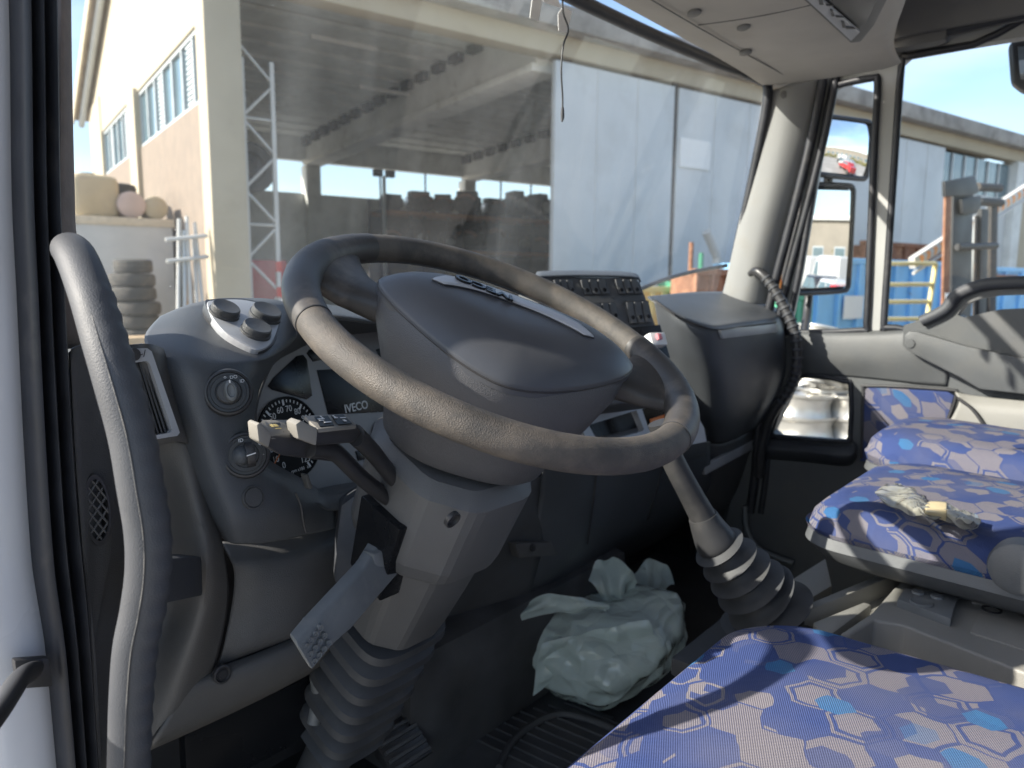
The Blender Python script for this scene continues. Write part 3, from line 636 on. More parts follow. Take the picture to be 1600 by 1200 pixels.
lathe('ball_cap', c - e1 * r * .18, n, [(r * .46, 0), (r * .44, .006), (r * .34, .011), (r * .18, .014), (0, .015)], M_DASH, b, seg=28)
for j in range(9):
    a = -1.1 + j * .275
    box('thumb_wheel', c + e1 * r * .14 + e2 * math.sin(a) * r * .52 + n * (.006 + math.cos(a) * .013), (r * .36, .006, .0035), M_BLACK, b, R=rotm(e1, (e2 * math.cos(a) - n * math.sin(a)).normalized()), bevel=.0006)
slab('wheel_mark', [c + n * .0205 + e1 * a * r + e2 * q * r for a, q in ((-.06, -.06), (.36, .0), (.36, .05), (-.06, -.01))], n * .001, M_PRINT, b, 0)
for (a, q, s) in ((-.12, .72, 'ID'), (.72, .42, 'O'), (.78, -.1, '-')): text('switch_symbol', s, c + n * .003 + e1 * a * r + e2 * q * r, e1, e2, r * .24, M_PRINT, b, depth=.0001)
c = fy(396, 777, .703); n = V((.05, -.97, .2)).normalized(); lathe('blank_plug', c, n, [(.0125, -.004), (.0125, .0008), (.0115, .001), (.0113, -.0005), (.0105, -.0005), (.010, .001), (0, .0012)], M_DARK, dash, seg=28)
# side air vent with upright louvres
NV = V((.05, -.98, .12)).normalized(); OV = fy(243, 615, .722)
def VP(px, py, k=0.0): return pl(px, py, OV + NV * k, NV)
patch('vent_surround', G([[(176, 540, .76), (214, 538, .728), (238, 538, .728), (256, 545, .75)], [(190, 620, .75), (222, 618, .73), (262, 618, .73), (282, 625, .75)], [(210, 690, .75), (240, 696, .73), (286, 690, .73), (310, 700, .75)]]), M_TRIM, dash, sub=4)
vent = plate('vent_frame', [VP(*a, .004) for a in ((196, 545), (230, 544), (237, 549), (281, 676), (277, 681), (240, 687), (232, 684))], [[VP(*a, .004) for a in ((207, 567), (229, 564), (234, 568), (269, 672), (266, 676), (244, 680), (239, 676))]], -NV * .012, M_SILVER, dash)
slab('vent_back', [VP(*a, -.022) for a in ((190, 560), (235, 556), (280, 680), (240, 690))], -NV * .003, M_BLACK, vent, 0)
for j in range(5):
    t = (j + .5) / 5
    p0 = VP(207 + 24 * t, 567 - 3 * t, -.002); p1 = VP(240 + 29 * t, 679 - 5 * t, -.002); sd_ = (VP(231, 565) - VP(207, 567)).normalized()
    slab('louvre', [p0, p1, p1 + sd_ * .0035 - NV * .016, p0 + sd_ * .0035 - NV * .016], sd_.cross(NV).cross(NV) * .0016, M_DARK, vent, 0)
text('vent_symbol', '~/', VP(221, 553, .0045), (VP(240, 552) - VP(221, 553)).normalized(), V((0, 0, 1)), .010, M_BLACK, vent, depth=.0001)
lathe('vent_wheel', VP(208, 554, .003), NV, [(.006, 0), (.006, .003), (0, .003)], M_BLACK, vent, seg=14)
# trim beside the vent: wedge with loudspeaker grille, curved pocket wall, knee panel, lower strip
patch('wedge_trim', G([
    [(104, 560, .7401), (110, 548, .715), (140, 536, .722), (176, 538, .7305), (200, 548, .7401), (216, 565, .7702)],
    [(112, 700, .7401), (117, 700, .715), (150, 700, .722), (178, 705, .7305), (191, 712, .7401), (215, 730, .775)],
    [(124, 860, .7401), (129, 860, .715), (150, 860, .722), (170, 862, .729), (181, 866, .7401), (215, 880, .785)],
    [(140, 1020, .7401), (142, 1030, .715), (145, 1035, .7205), (148, 1040, .729), (150, 1050, .7401), (200, 1060, .79)],
    [(150, 1200, .7401), (152, 1200, .7203), (154, 1200, .7401), (160, 1200, .7602), (180, 1200, .7702), (230, 1200, .78)]]), M_DARK, dash, sub=5)
gcx, gcy = 152, 797
def GR(px, py, y=.7165): return fy(px, py, y)
go = [GR(gcx + 21 * math.cos(a) + 4 * math.sin(a), gcy + 56 * math.sin(a)) for a in [2 * math.pi * k / 36 for k in range(36)]]
gri = plate('speaker_grille', go, [[GR(gcx, gcy).lerp(p, .86) for p in go]], (0, .012, 0), M_BLACK, dash)
slab('grille_back', [p + V((0, .008, 0)) for p in go], (0, .002, 0), M_SCREEN, gri, 0)
for s in (-1, 1):
    for j in range(-5, 6):
        pts = []
        for t in range(-30, 31):
            X = t / 30 * 40; Yy = j * 20 + s * X * 1.35
            if ((X) / 19) ** 2 + (Yy / 51) ** 2 < 1: pts.append((gcx + X + 4 * Yy / 56, gcy + Yy))
        if len(pts) > 2: tube('grille_bar', [GR(*pts[0], .7185), GR(*pts[-1], .7185)], .0011, M_DARK, gri, seg=6, sub=1)
patch('pocket_wall', G([
    [(176, 640, .775), (240, 680, .755), (290, 690, .742), (312, 700, .75)],
    [(180, 760, .78), (250, 750, .765), (305, 770, .735), (340, 815, .75)],
    [(180, 850, .785), (262, 840, .775), (318, 845, .728), (350, 862, .745)],
    [(180, 950, .785), (262, 950, .78), (320, 930, .728), (357, 940, .75)],
    [(180, 1050, .785), (240, 1040, .765), (288, 1052, .738), (334, 1048, .755)],
    [(180, 1180, .785), (232, 1166, .752), (262, 1150, .75), (300, 1120, .77)]]), M_TRIM, dash, sub=6)
patch('knee_panel', G([
    [(346, 846, .785), (400, 846, .770), (460, 836, .770), (530, 822, .775)],
    [(360, 872, .755), (410, 872, .742), (470, 862, .742), (532, 846, .755)],
    [(366, 905, .750), (410, 905, .736), (470, 895, .736), (530, 875, .755)],
    [(360, 960, .752), (410, 950, .738), (470, 935, .738), (528, 912, .760)],
    [(344, 1034, .757), (400, 1008, .745), (460, 985, .745), (522, 955, .768)],
    [(336, 1046, .785), (400, 1022, .775), (460, 1000, .775), (520, 972, .79)]]), M_DARK, dash, sub=6)
patch('lower_strip', G([
    [(286, 1062, .760), (345, 1040, .758), (430, 1008, .758), (522, 965, .770)],
    [(284, 1072, .748), (345, 1056, .745), (430, 1022, .745), (522, 980, .760)],
    [(268, 1110, .746), (345, 1082, .743), (430, 1048, .743), (522, 1004, .758)],
    [(236, 1166, .750), (330, 1122, .755), (430, 1074, .76), (520, 1026, .775)],
    [(236, 1172, .80), (330, 1130, .80), (430, 1082, .81), (520, 1034, .82)]]), M_TRIM, dash, sub=5)
c = fy(346, 1053, .744); scw = lathe('trim_screw', c, (0, -1, .1), [(.0105, -.002), (.0105, .003), (.0085, .0035), (.007, .001), (.005, .001), (.0045, .003), (0, .003)], M_BLACK, dash, seg=22)
# dark centre of the dash behind the column, lower centre panels
patch('centre_underside', G([[(520, 740, .83), (640, 760, .86), (760, 765, .86), (880, 735, .83)], [(520, 860, .87), (640, 880, .89), (740, 880, .88), (850, 850, .85)], [(500, 1010, .93), (640, 1010, .95), (740, 1000, .93), (820, 960, .90)], [(500, 1080, 1.04), (640, 1060, 1.05), (740, 1030, 1.04), (800, 1000, 1.02)]]), M_DARK, dash, sub=5)
patch('centre_lower_panel', G([
    [(850, 720, .82), (920, 716, .785), (1000, 705, .78), (1060, 695, .78), (1110, 690, .79)],
    [(840, 800, .845), (915, 790, .80), (985, 762, .795), (1050, 735, .795), (1110, 720, .80)],
    [(822, 890, .875), (895, 862, .835), (965, 820, .83), (1045, 780, .83), (1110, 750, .83)],
    [(782, 962, .91), (870, 910, .885), (950, 862, .88), (1040, 812, .88), (1110, 780, .88)],
    [(780, 985, 1.0), (870, 935, .98), (950, 885, .98), (1040, 840, .98), (1110, 800, .98)]]), M_DASH, dash, sub=6)
for a in (((932, 742, .79), (925, 800, .802), (918, 850, .83)), ((1040, 706, .778), (1028, 760, .80), (1012, 812, .83))):
    tube('panel_seam', [fy(x, y_, k - .006) for x, y_, k in a], .002, M_BLACK, dash, seg=6, sub=4)
tab = slab('panel_bracket', [fy(a, b, .842) for a, b in ((806, 850), (872, 846), (878, 862), (870, 868), (812, 872))], (0, .02, 0), M_TRIM, dash, .002)
lathe('bracket_screw', fy(832, 856, .840), (0, -1, .2), [(.008, 0), (.007, .003), (.004, .003), (.003, .001), (0, .001)], M_BLACK, tab, seg=14)
# centre stack: two rows of rocker switches turned a little towards the driver
NS = V((-.30, -.82, .42)).normalized(); OS = fy(930, 470, .80)
def SP(px, py, k=0.0): return pl(px, py, OS + NS * k, NS)
s1 = (SP(960, 460) - SP(900, 460)).normalized(); s2 = NS.cross(s1); s2 = s2 if s2.z > 0 else -s2
stack = slab('switch_panel', [SP(*a) for a in ((834, 440), (842, 431), (990, 433), (1001, 440), (1030, 520), (1050, 590), (1062, 620), (900, 640), (856, 560))], -NS * .07, M_DARK, dash, .006, 3)
patch('stack_top', [[SP(836, 432, .004), SP(900, 430, .004), SP(988, 432, .004), SP(1002, 440, .0)], [SP(838, 426, -.015), SP(900, 424, -.015), SP(986, 427, -.015), SP(1000, 436, -.015)], [SP(840, 424, -.06), SP(900, 422, -.06), SP(984, 425, -.06), SP(1000, 434, -.06)]], M_DASH, dash, sub=4)
def bank(quad, n, name='rocker_switch'):
    a, b, c, d = [V((*q, 0)) for q in quad]
    fr = slab('switch_frame', [SP(q[0], q[1], .001) for q in quad], NS * .002, M_BLACK, stack, .0008)
    for i in range(n):
        t0, t1 = (i + .10) / n, (i + .90) / n
        q = [a.lerp(b, t0).lerp(d.lerp(c, t0), .06), a.lerp(b, t1).lerp(d.lerp(c, t1), .06), a.lerp(b, t1).lerp(d.lerp(c, t1), .94), a.lerp(b, t0).lerp(d.lerp(c, t0), .94)]
        P4 = [SP(p.x, p.y, .003) for p in q]; m1, m2 = P4[0].lerp(P4[3], .5) - NS * .0005, P4[1].lerp(P4[2], .5) - NS * .0005
        u1 = [P4[0] + NS * .005, P4[1] + NS * .005]; u2 = [P4[3] + NS * .0035, P4[2] + NS * .0035]
        ax = (P4[1] - P4[0])
        prof = [(P4[0] - NS * .002), u1[0], m1 + NS * .0015, u2[0], P4[3] - NS * .002]
        rk = slab(name, prof, ax, M_DARK, stack, .0007)
        cc = (P4[0] + P4[1] + P4[2] + P4[3]) / 4
        lathe('switch_lens', cc - s2 * (P4[0] - P4[3]).length * .24 + NS * .0032, NS, [(ax.length * .28, 0), (ax.length * .26, .0012), (0, .0014)], M_SCREEN, rk, seg=14)
for q in (((862, 437), (892, 437), (902, 460), (874, 461)), ((904, 437), (944, 436), (953, 461), (913, 462)), ((958, 436), (994, 436), (1004, 460), (967, 461)), ((925, 474), (960, 472), (970, 502), (936, 504)), ((975, 471), (1012, 470), (1020, 505), (984, 508))):
    bank(q, 3)
box('radio_connector', SP(1024, 532, .012), (.038, .026, .022), M_PAPER, stack, R=rotm(s1, s2), bevel=.003)
box('connector_tab', SP(1030, 526, .026), (.010, .012, .006), mat('pink_print', (.7, .25, .28), .5), stack, R=rotm(s1, s2), bevel=.001)
slab('radio_slot', [SP(*a, .001) for a in ((948, 516), (1030, 508), (1046, 560), (966, 572))], NS * .003, M_SCREEN, stack, .001)
# silver storage frame with two black vents above two pockets
NT = V((-.08, -.93, .35)).normalized(); OT = fy(970, 650, .775)
def TP(px, py, k=0.0): return pl(px, py, OT + NT * k, NT)
tray = plate('storage_frame', [TP(*a) for a in ((903, 650), (908, 644), (1032, 606), (1062, 600), (1100, 668), (1104, 690), (1050, 700), (940, 722), (926, 716))],
             [[TP(*a) for a in ((920, 664), (994, 641), (1006, 670), (1004, 674), (935, 692))], [TP(*a) for a in ((1003, 639), (1046, 628), (1060, 660), (1014, 671))]], -NT * .014, M_SILVER, dash)
slab('pocket_back', [TP(*a, -.05) for a in ((900, 650), (1060, 610), (1085, 680), (930, 705))], -NT * .003, M_SCREEN, tray, 0)
patch('pocket_floor', [[TP(934, 692, -.012), TP(1004, 674, -.012), TP(1060, 661, -.012)], [TP(932, 684, -.05), TP(1004, 666, -.05), TP(1060, 654, -.05)]], M_DARK, tray, sub=3)
slab('orange_card', [TP(*a, -.02) for a in ((1016, 655), (1046, 645), (1052, 658), (1019, 668))], -NT * .002, M_ORANGE, tray, 0)
for q in (((912, 634), (950, 622), (960, 636), (918, 650)), ((966, 618), (1008, 606), (1016, 622), (974, 633))):
    vb = slab('centre_vent', [TP(*a, .006) for a in q], -NT * .02, M_BLACK, tray, .002)
    for j in range(4):
        t = (j + .5) / 4; a, b_, c_2, d_2 = [V((*x, 0)) for x in q]; l0 = a.lerp(d_2, t); l1 = b_.lerp(c_2, t)
        tube('louvre', [TP(l0.x, l0.y, .008), TP(l1.x, l1.y, .008)], .0013, M_DARK, vb, seg=6, sub=1)
slab('frame_lug', [TP(*a, .004) for a in ((954, 624), (962, 616), (966, 622), (968, 640), (958, 642))], -NT * .006, M_SILVER, tray, .001)
slab('tray_lip', [fy(*a) for a in ((1046, 708, .74), (1100, 682, .74), (1106, 690, .745), (1102, 712, .76), (1050, 728, .76))], (0, .04, -.004), M_DASH, dash, .004)
# glovebox bulge in front of the passengers
patch('glovebox', G([
    [(1012, 463, .86), (1040, 460, .88), (1087, 456, .90), (1140, 456, .90), (1184, 462, .87), (1214, 482, .80)],
    [(1016, 466, .84), (1052, 482, .79), (1100, 498, .75), (1150, 494, .745), (1205, 490, .745), (1222, 492, .77)],
    [(1022, 474, .83), (1060, 500, .765), (1112, 513, .71), (1160, 508, .702), (1212, 502, .715), (1226, 502, .76)],
    [(1030, 520, .84), (1066, 530, .765), (1116, 545, .71), (1165, 540, .70), (1218, 530, .71), (1233, 530, .76)],
    [(1040, 570, .86), (1076, 590, .785), (1122, 600, .72), (1170, 590, .71), (1222, 580, .715), (1236, 580, .77)],
    [(1055, 620, .88), (1086, 645, .81), (1125, 655, .75), (1170, 640, .74), (1215, 622, .745), (1231, 614, .79)],
    [(1070, 670, .90), (1096, 685, .84), (1128, 692, .80), (1165, 678, .79), (1200, 660, .79), (1222, 646, .83)]]), M_DASH, dash, sub=7)
tube('lid_seam', [fy(*a) for a in ((1024, 470, .815), (1062, 496, .757), (1112, 514, .7015), (1160, 509, .694), (1212, 503, .706))], .0028, M_BLACK, dash, seg=8, sub=5)
slab('glovebox_plate', [fy(*a) for a in ((1126, 515, .695), (1213, 506, .699), (1215, 519, .698), (1130, 529, .695))], (0, .01, 0), M_SILVER, dash, .001)
patch('glove_lower', G([[(1070, 680, .86), (1128, 694, .81), (1180, 668, .80), (1224, 642, .83)], [(1090, 740, .86), (1130, 730, .82), (1180, 706, .815), (1210, 690, .85)], [(1080, 830, .90), (1120, 800, .87), (1170, 770, .86), (1190, 760, .89)], [(1080, 880, 1.02), (1120, 850, 1.0), (1170, 820, 1.0), (1190, 800, 1.0)]]), M_DARK, dash, sub=5)
gs = slab('lower_plate', [fy(*a) for a in ((1101, 728, .805), (1182, 686, .800), (1186, 697, .800), (1102, 742, .805))], (0, .012, 0), M_SILVER, dash, .001)
lathe('plate_screw', fy(1177, 693, .799), (0, -1, .1), [(.007, 0), (.006, .002), (0, .002)], M_BLACK, gs, seg=12)

# ================================================================== STEERING WHEEL
TL = rad(27)
WC = CAM + V((.593, .514, -.06)); WN = V((0, -math.sin(TL), math.cos(TL))); WX = V((1, 0, 0)); WY = V((0, math.cos(TL), math.sin(TL)))
def W3(x, y, h): return WC + WX * x + WY * y + WN * h
def WP(ang, r, h=0.0): return W3(r * math.cos(rad(ang)), r * math.sin(rad(ang)), h)
whl = thing('steering_wheel', 'worn dark steering wheel turned so its lettered pad reads upside down', 'steering wheel', WC - WN * .13)
RR, Rr = .2085, .0163
tube('rim', [WP(a, RR) for a in range(0, 360, 5)], Rr, M_LEATHER, whl, seg=28, sub=2, closed=True, up=WN)
for a0, a1 in ((97, 167), (-76, -14)):
    n = 30; tube('rim_grip', [WP(a0 + (a1 - a0) * i / n, RR) for i in range(n + 1)], [Rr + .0009 + .0012 * math.sin(math.pi * i / n) for i in range(n + 1)], M_RIM, whl, seg=28, sub=1, up=WN)
    for a in (a0, a1): tube('rim_seam', [WP(a - .35, RR), WP(a + .35, RR)], Rr + .0008, M_BLACK, whl, seg=28, sub=1, up=WN)
# stitched line under the rim
tube('rim_stitch', [WP(a, RR - Rr * .72, -Rr * .72) for a in range(0, 360, 6)], .0012, M_BLACK, whl, seg=6, sub=2, closed=True)
for hub_a, rim_a in ((137, 119), (-43, -33)):
    rings = []
    for t in [i / 12 for i in range(13)]:
        r = .085 + (RR - .085) * t
        a = hub_a + (rim_a - hub_a) * (t ** 1.3)
        hw = .040 - .018 * math.sin(min(1, t * 1.5) * math.pi) * .8 + .030 * max(0, t - .55) ** 1.6 / .45 ** 1.6
        th = .018 - .006 * t + (.003 * max(0, t - .7) / .3)
        hh = -.006 - .008 * math.sin(t * math.pi) + .002 * t
        c = WP(a, r, hh); dr = (WP(a, 1) - WC); tg = WN.cross(dr)
        ring = []
        for k in range(28):
            q = 2 * math.pi * k / 28; cs, sn = math.cos(q), math.sin(q)
            o = math.copysign(abs(cs) ** .75, cs) * hw
            ring.append(c + tg * o + WN * (math.copysign(abs(sn) ** .75, sn) * th) - dr * (o * o / (2 * RR) * t))
        rings.append(ring)
    loft('spoke', rings, M_RIM, whl, smooth=60)
# pad dome: pointed oval along the spoke axis, seam drooping at the middle
PA, PB, PP_, PH = .142, .100, 1.62, .034
PAX = rad(-43.5); pa = WX * math.cos(PAX) + WY * math.sin(PAX); pb = WX * -math.sin(PAX) + WY * math.cos(PAX); PO = (.000, -.006)
def prad(f): return (abs(math.cos(f) / PA) ** PP_ + abs(math.sin(f) / PB) ** PP_) ** (-1 / PP_)
def pseam(f): return .018 * math.cos(f) ** 2 - .002 * math.sin(f) ** 2
def padh(a, b):
    f = math.atan2(b, a); s = min(1, math.hypot(a, b) / prad(f))
    return pseam(f) * s * s + PH * (1 - s ** 4.5)
def PW(a, b, h): return WC + pa * a + pb * b + WN * h + WX * PO[0] + WY * PO[1]
rings = []
for s in (0.985, 1.0, 1.0, .985, .96, .92, .86, .76, .62, .46, .28, .1):
    ring = []
    for k in range(72):
        f = 2 * math.pi * k / 72; r = prad(f) * s
        ring.append(PW(r * math.cos(f), r * math.sin(f), padh(r * math.cos(f) * .9999, r * math.sin(f) * .9999)))
    rings.append(ring)
rings[0] = [p - WN * .010 for p in rings[1]]; rings[1] = [p - WN * .003 for p in rings[2]]
loft('airbag_pad', rings, M_PAD, whl, smooth=50)
rings = []
for h, sa, sb in ((-.000, .955, .955), (-.004, .985, .985), (-.025, .95, .99), (-.05, .84, .95), (-.08, .74, .86), (-.11, .69, .78), (-.128, .66, .74), (-.134, .62, .70), (-.134, .3, .3)):
    ring = []
    for k in range(72):
        f = 2 * math.pi * k / 72; e = PP_ + (2.5 - PP_) * min(1, -h / .06)
        r = (abs(math.cos(f) / PA / sa) ** e + abs(math.sin(f) / PB / sb) ** e) ** (-1 / e)
        ring.append(PW(r * math.cos(f), r * math.sin(f), h + (pseam(f) if h > -.02 else pseam(f) * max(0, 1 + h / .05))))
    rings.append(ring)
loft('hub_shell', rings, M_HUB, whl, smooth=50)
seam = []
for k in range(96):
    f = 2 * math.pi * k / 96; r = prad(f) * .992; seam.append(PW(r * math.cos(f), r * math.sin(f), pseam(f) - .0035))
tube('pad_seam', seam, .0016, M_BLACK, whl, seg=6, sub=1, closed=True)
def pad_at(px, py, lift=0.0):
    """first point of the dome along a line of sight"""
    d = ray(px, py); d.normalize(); t = .45; o_ = WC + WX * PO[0] + WY * PO[1]; best = None
    while t < 1.2:
        q = CAM + d * t - o_; a, b, h = q.dot(pa), q.dot(pb), q.dot(WN); t += .0005
        if math.hypot(a, b) < prad(math.atan2(b, a)):
            e = h - padh(a, b)
            if best is None or e < best[0]: best = (e, a, b)
            if e <= 0: break
    _, a, b = best
    return PW(a, b, padh(a, b) + lift), a, b
# silver badge strip following the dome
P1, a1, b1 = pad_at(676, 436); P2, a2, b2 = pad_at(926, 526); P3, am_, bm__ = pad_at(800, 466)
def bstrip(a):   # parabola through the three sighted points
    t = (a - a1) / (a2 - a1); tm = (am_ - a1) / (a2 - a1); bow = (bm__ - b1 - (b2 - b1) * tm) / (tm * (1 - tm))
    return b1 + (b2 - b1) * t + bow * t * (1 - t)
bm = bmesh.new(); g = []
N = 44; hwid = .0150
for i in range(N + 1):
    t = i / N; a = a1 + (a2 - a1) * t; b0 = bstrip(a) - .003
    wdt = hwid * min(1, math.sin(math.pi * min(max(t, .0), 1)) * 4 + .15)
    g.append([PW(a, b0 + wdt * q, padh(a, b0 + wdt * q) + .0010) for q in (-1, -.5, 0, .5, 1)])
bm_grid(bm, g); badge = fin('badge_strip', bm, M_SILVER, whl, 60)
so_ = badge.modifiers.new('s', 'SOLIDIFY'); so_.thickness = .0016; so_.offset = 0
rimline = [r[0] for r in g] + [r[-1] for r in g[::-1]]
tube('badge_edge', rimline, .0009, M_BLACK, badge, seg=6, sub=1, closed=True)
bt, ba, bb_ = pad_at(755, 450, .002)
am = ba; dn = None
bmid = bstrip(ba) - .003
pc = PW(ba, bmid - .004, padh(ba, bmid - .004) + .0030); e1_ = (PW(ba - .02, bmid, padh(ba - .02, bmid)) - PW(ba + .02, bmid, padh(ba + .02, bmid))).normalized()
e2_ = (PW(ba, bmid - .01, padh(ba, bmid - .01)) - PW(ba, bmid + .01, padh(ba, bmid + .01))).normalized()
text('badge_lettering', 'IVECO', pc, e1_, e2_, .0200, M_SCREEN, badge, depth=.0012, bold=.0006, sx=1.15)

# ================================================================== STEERING COLUMN
colm = thing('steering_column', 'dark grey facetted steering column cover between the wheel and the pedals', 'steering column', W3(0, 0, -.70))
def octo(h, hx, hy, cx=0., cy=0., k=.5, n=1):
    P = [(hx, -k * hy), (hx, k * hy), (k * hx, hy), (-k * hx, hy), (-hx, k * hy), (-hx, -k * hy), (-k * hx, -hy), (k * hx, -hy)]
    return [W3(cx + x, cy + y, h) for x, y in P]
def chamf(ring, f=.16):
    out = []
    for i, p in enumerate(ring):
        a, b = ring[i - 1], ring[(i + 1) % len(ring)]
        out += [p.lerp(a, f), p.lerp(p.lerp(a, f).lerp(p.lerp(b, f), .5), .7), p.lerp(b, f)]
    return out
loft('upper_shroud', [chamf(octo(*q)) for q in ((-.142, .074, .072, -.004, -.004), (-.150, .084, .084, -.004, -.004), (-.156, .089, .090, -.004, -.004), (-.25, .086, .086, -.002, -.004), (-.268, .082, .082, .0, -.004), (-.274, .077, .077, .0, -.003))], M_COLUMN, colm, smooth=12)
loft('lower_shroud', [chamf(octo(*q)) for q in ((-.270, .074, .072, .002, -.002), (-.33, .070, .068, .004, .0), (-.385, .064, .062, .004, .0), (-.41, .060, .058, .004, .0), (-.418, .052, .050, .004, .0))], M_COLUMN, colm, smooth=12)
fyc = pl(707, 812, W3(0, -.09, -.2), WY); lathe('shroud_screw_hole', fyc + -WY * .001, -WY, [(.009, -.004), (.009, .001), (.0075, .0012), (.0065, -.003), (0, -.003)], M_BLACK, colm, seg=20)
fyc = pl(640, 905, W3(0, -.075, -.3), WY)
slab('shroud_recess', [W3(x, y, h) for x, y, h in ((-.100, -.045, -.20), (-.101, .02, -.205), (-.092, .01, -.30), (-.086, -.045, -.31))], WX * .03, M_SCREEN, colm, .002)
slab('side_shroud', [fy(*a) for a in ((533, 790, .70), (560, 770, .69), (612, 792, .66), (590, 822, .66), (566, 860, .66), (530, 930, .68), (522, 905, .70), (526, 850, .71))], (.02, .03, 0), M_HANDLE, colm, .004)
# ribbed rubber boot round the lower shaft
rings = []
nr = 6
for i in range(nr * 4 + 1):
    h = -.415 - .235 * i / (nr * 4); r = .060 - .012 * i / (nr * 4); ph = i % 4; r += (.007, .010, -.006, -.008)[ph]
    ring = []
    for k in range(32):
        a = 2 * math.pi * k / 32; c, s = math.cos(a), math.sin(a)
        ring.append(W3(.002 + math.copysign(abs(c) ** .5, c) * r, .0 + math.copysign(abs(s) ** .5, s) * r * .9, h))
    rings.append(ring)
loft('column_boot', rings, M_BELLOW, colm, smooth=35)
tube('lower_shaft', [W3(0, 0, -.62), W3(0, .01, -.80)], .036, M_DARK, colm, seg=20, sub=1)
# tilt lever
LV = [(592, 852, .606), (606, 850, .606), (628, 878, .600), (624, 896, .598), (548, 984, .575), (520, 1010, .566), (488, 1049, .553), (464, 1009, .553), (486, 982, .562), (570, 890, .595)]
tl = slab('tilt_lever', [fy(*a) for a in LV], (.004, .020, .004), M_GREYPL, colm, .004, 3)
slab('lever_boss', [fy(a, b, .598) for a, b in ((584, 866), (604, 858), (626, 880), (606, 902), (586, 888))], (.0, .02, 0), M_GREYPL, tl, .003)
for i in range(4):
    for j in range(3):
        px, py = 483 + i * 7.6 + (j - 1) * 6.6, 1021 - i * 9.6 + (j - 1) * 11.5
        c = fy(px, py, .5565 + .0022 * i); lathe('lever_dimple', c + V((0, -.0012, 0)), (0, -1, .0), [(.0030, -.003), (.0030, .0012), (.0024, .0012), (.0022, .0), (0, 0)], M_GREYPL, tl, seg=12)
# two control stalks on the left of the column
def stalk(label, body, top, end, armp, icons, loc):
    t = thing('control_stalk', label, 'control stalk', loc, 'stalks on the steering column')
    slab('stalk_body', [fy(*a) for a in body], (.004, .022, .0), M_BLACK, t, .0055, 3)
    cp = slab('stalk_cap', [fy(*a) for a in top], (0, 0, -.004), M_STALKCAP, t, .0014)
    slab('stalk_button', [fy(*a) for a in end], (.003, .020, 0), M_STALKCAP, t, .002)
    tube('stalk_arm', [fy(*a) for a in armp], [.0125, .0120, .0115, .0105], M_BLACK, t, seg=16, sub=6, flat=.7)
    for q, m in icons:
        A, B_, C_, D_ = [fy(*a) + V((0, 0, .0006)) for a in q]
        pn = slab('symbol_panel', [A, B_, C_, D_], (0, 0, -.0008), M_SCREEN, cp, 0)
        e1 = (B_ - A).normalized(); e2 = (D_ - A); e2 = (e2 - e1 * e2.dot(e1)).normalized(); c = (A + B_ + C_ + D_) / 4 + V((0, 0, .0007)); s = (B_ - A).length
        for dx, dy, lx, ly in m:
            slab('symbol', [c + e1 * (dx + x * lx) * s + e2 * (dy + y * ly) * s for x, y in ((-.5, -.5), (.5, -.5), (.5, .5), (-.5, .5))], (0, 0, .0003), M_GOLD if m is LAMP else M_PRINT, pn, 0)
    return t
LAMP = [(-.25, .12, .03, .3), (-.15, .16, .03, .3), (-.33, .12, .03, .3), (.10, .15, .22, .30), (.22, .15, .10, .22), (.0, -.25, .5, .06)]
WASH = [(-.1, .12, .45, .07), (.10, .22, .07, .30), (-.2, -.02, .3, .06), (.05, -.22, .5, .07)]
WIPE = [(-.25, .1, .25, .06), (-.25, .2, .06, .25), (.2, .05, .4, .06), (.05, -.22, .16, .16)]
stalk('longer grey tipped light stalk reaching out below its neighbour beside the cluster',
      [(402, 672, .552), (406, 662, .552), (424, 678, .550), (470, 682, .555), (520, 690, .57), (548, 712, .585), (520, 722, .58), (440, 712, .553), (420, 700, .551)],
      [(404, 663, .552), (410, 656, .575), (470, 655, .582), (480, 676, .562), (424, 680, .549)],
      [(401, 664, .5495), (406, 660, .5495), (425, 680, .5475), (420, 700, .5475), (404, 690, .5485)],
      [(480, 696, .567), (520, 704, .578), (562, 744, .588), (612, 784, .605)],
      [([(426, 677, .5535), (444, 676, .556), (437, 661, .5715), (419, 662, .569)], LAMP), ([(452, 675, .558), (468, 674, .560), (462, 660, .5745), (446, 661, .572)], WIPE)], fy(612, 784, .605))
stalk('shorter grey tipped wiper stalk lying above its neighbour on the steering column',
      [(463, 676, .545), (497, 668, .543), (556, 664, .552), (568, 676, .562), (570, 692, .565), (548, 693, .56), (496, 697, .544), (466, 688, .546)],
      [(474, 649, .570), (541, 646, .580), (557, 664, .553), (497, 670, .5415)],
      [(462, 663, .5435), (470, 657, .5435), (497, 670, .5405), (495, 697, .5405), (466, 686, .5425)],
      [(556, 680, .563), (580, 704, .572), (606, 736, .585), (634, 772, .602)],
      [([(500, 667, .545), (522, 665, .549), (512, 650, .5655), (491, 652, .562)], WASH), ([(528, 664, .550), (550, 662, .5535), (536, 648, .569), (517, 650, .5665)], WIPE)], fy(634, 772, .602))

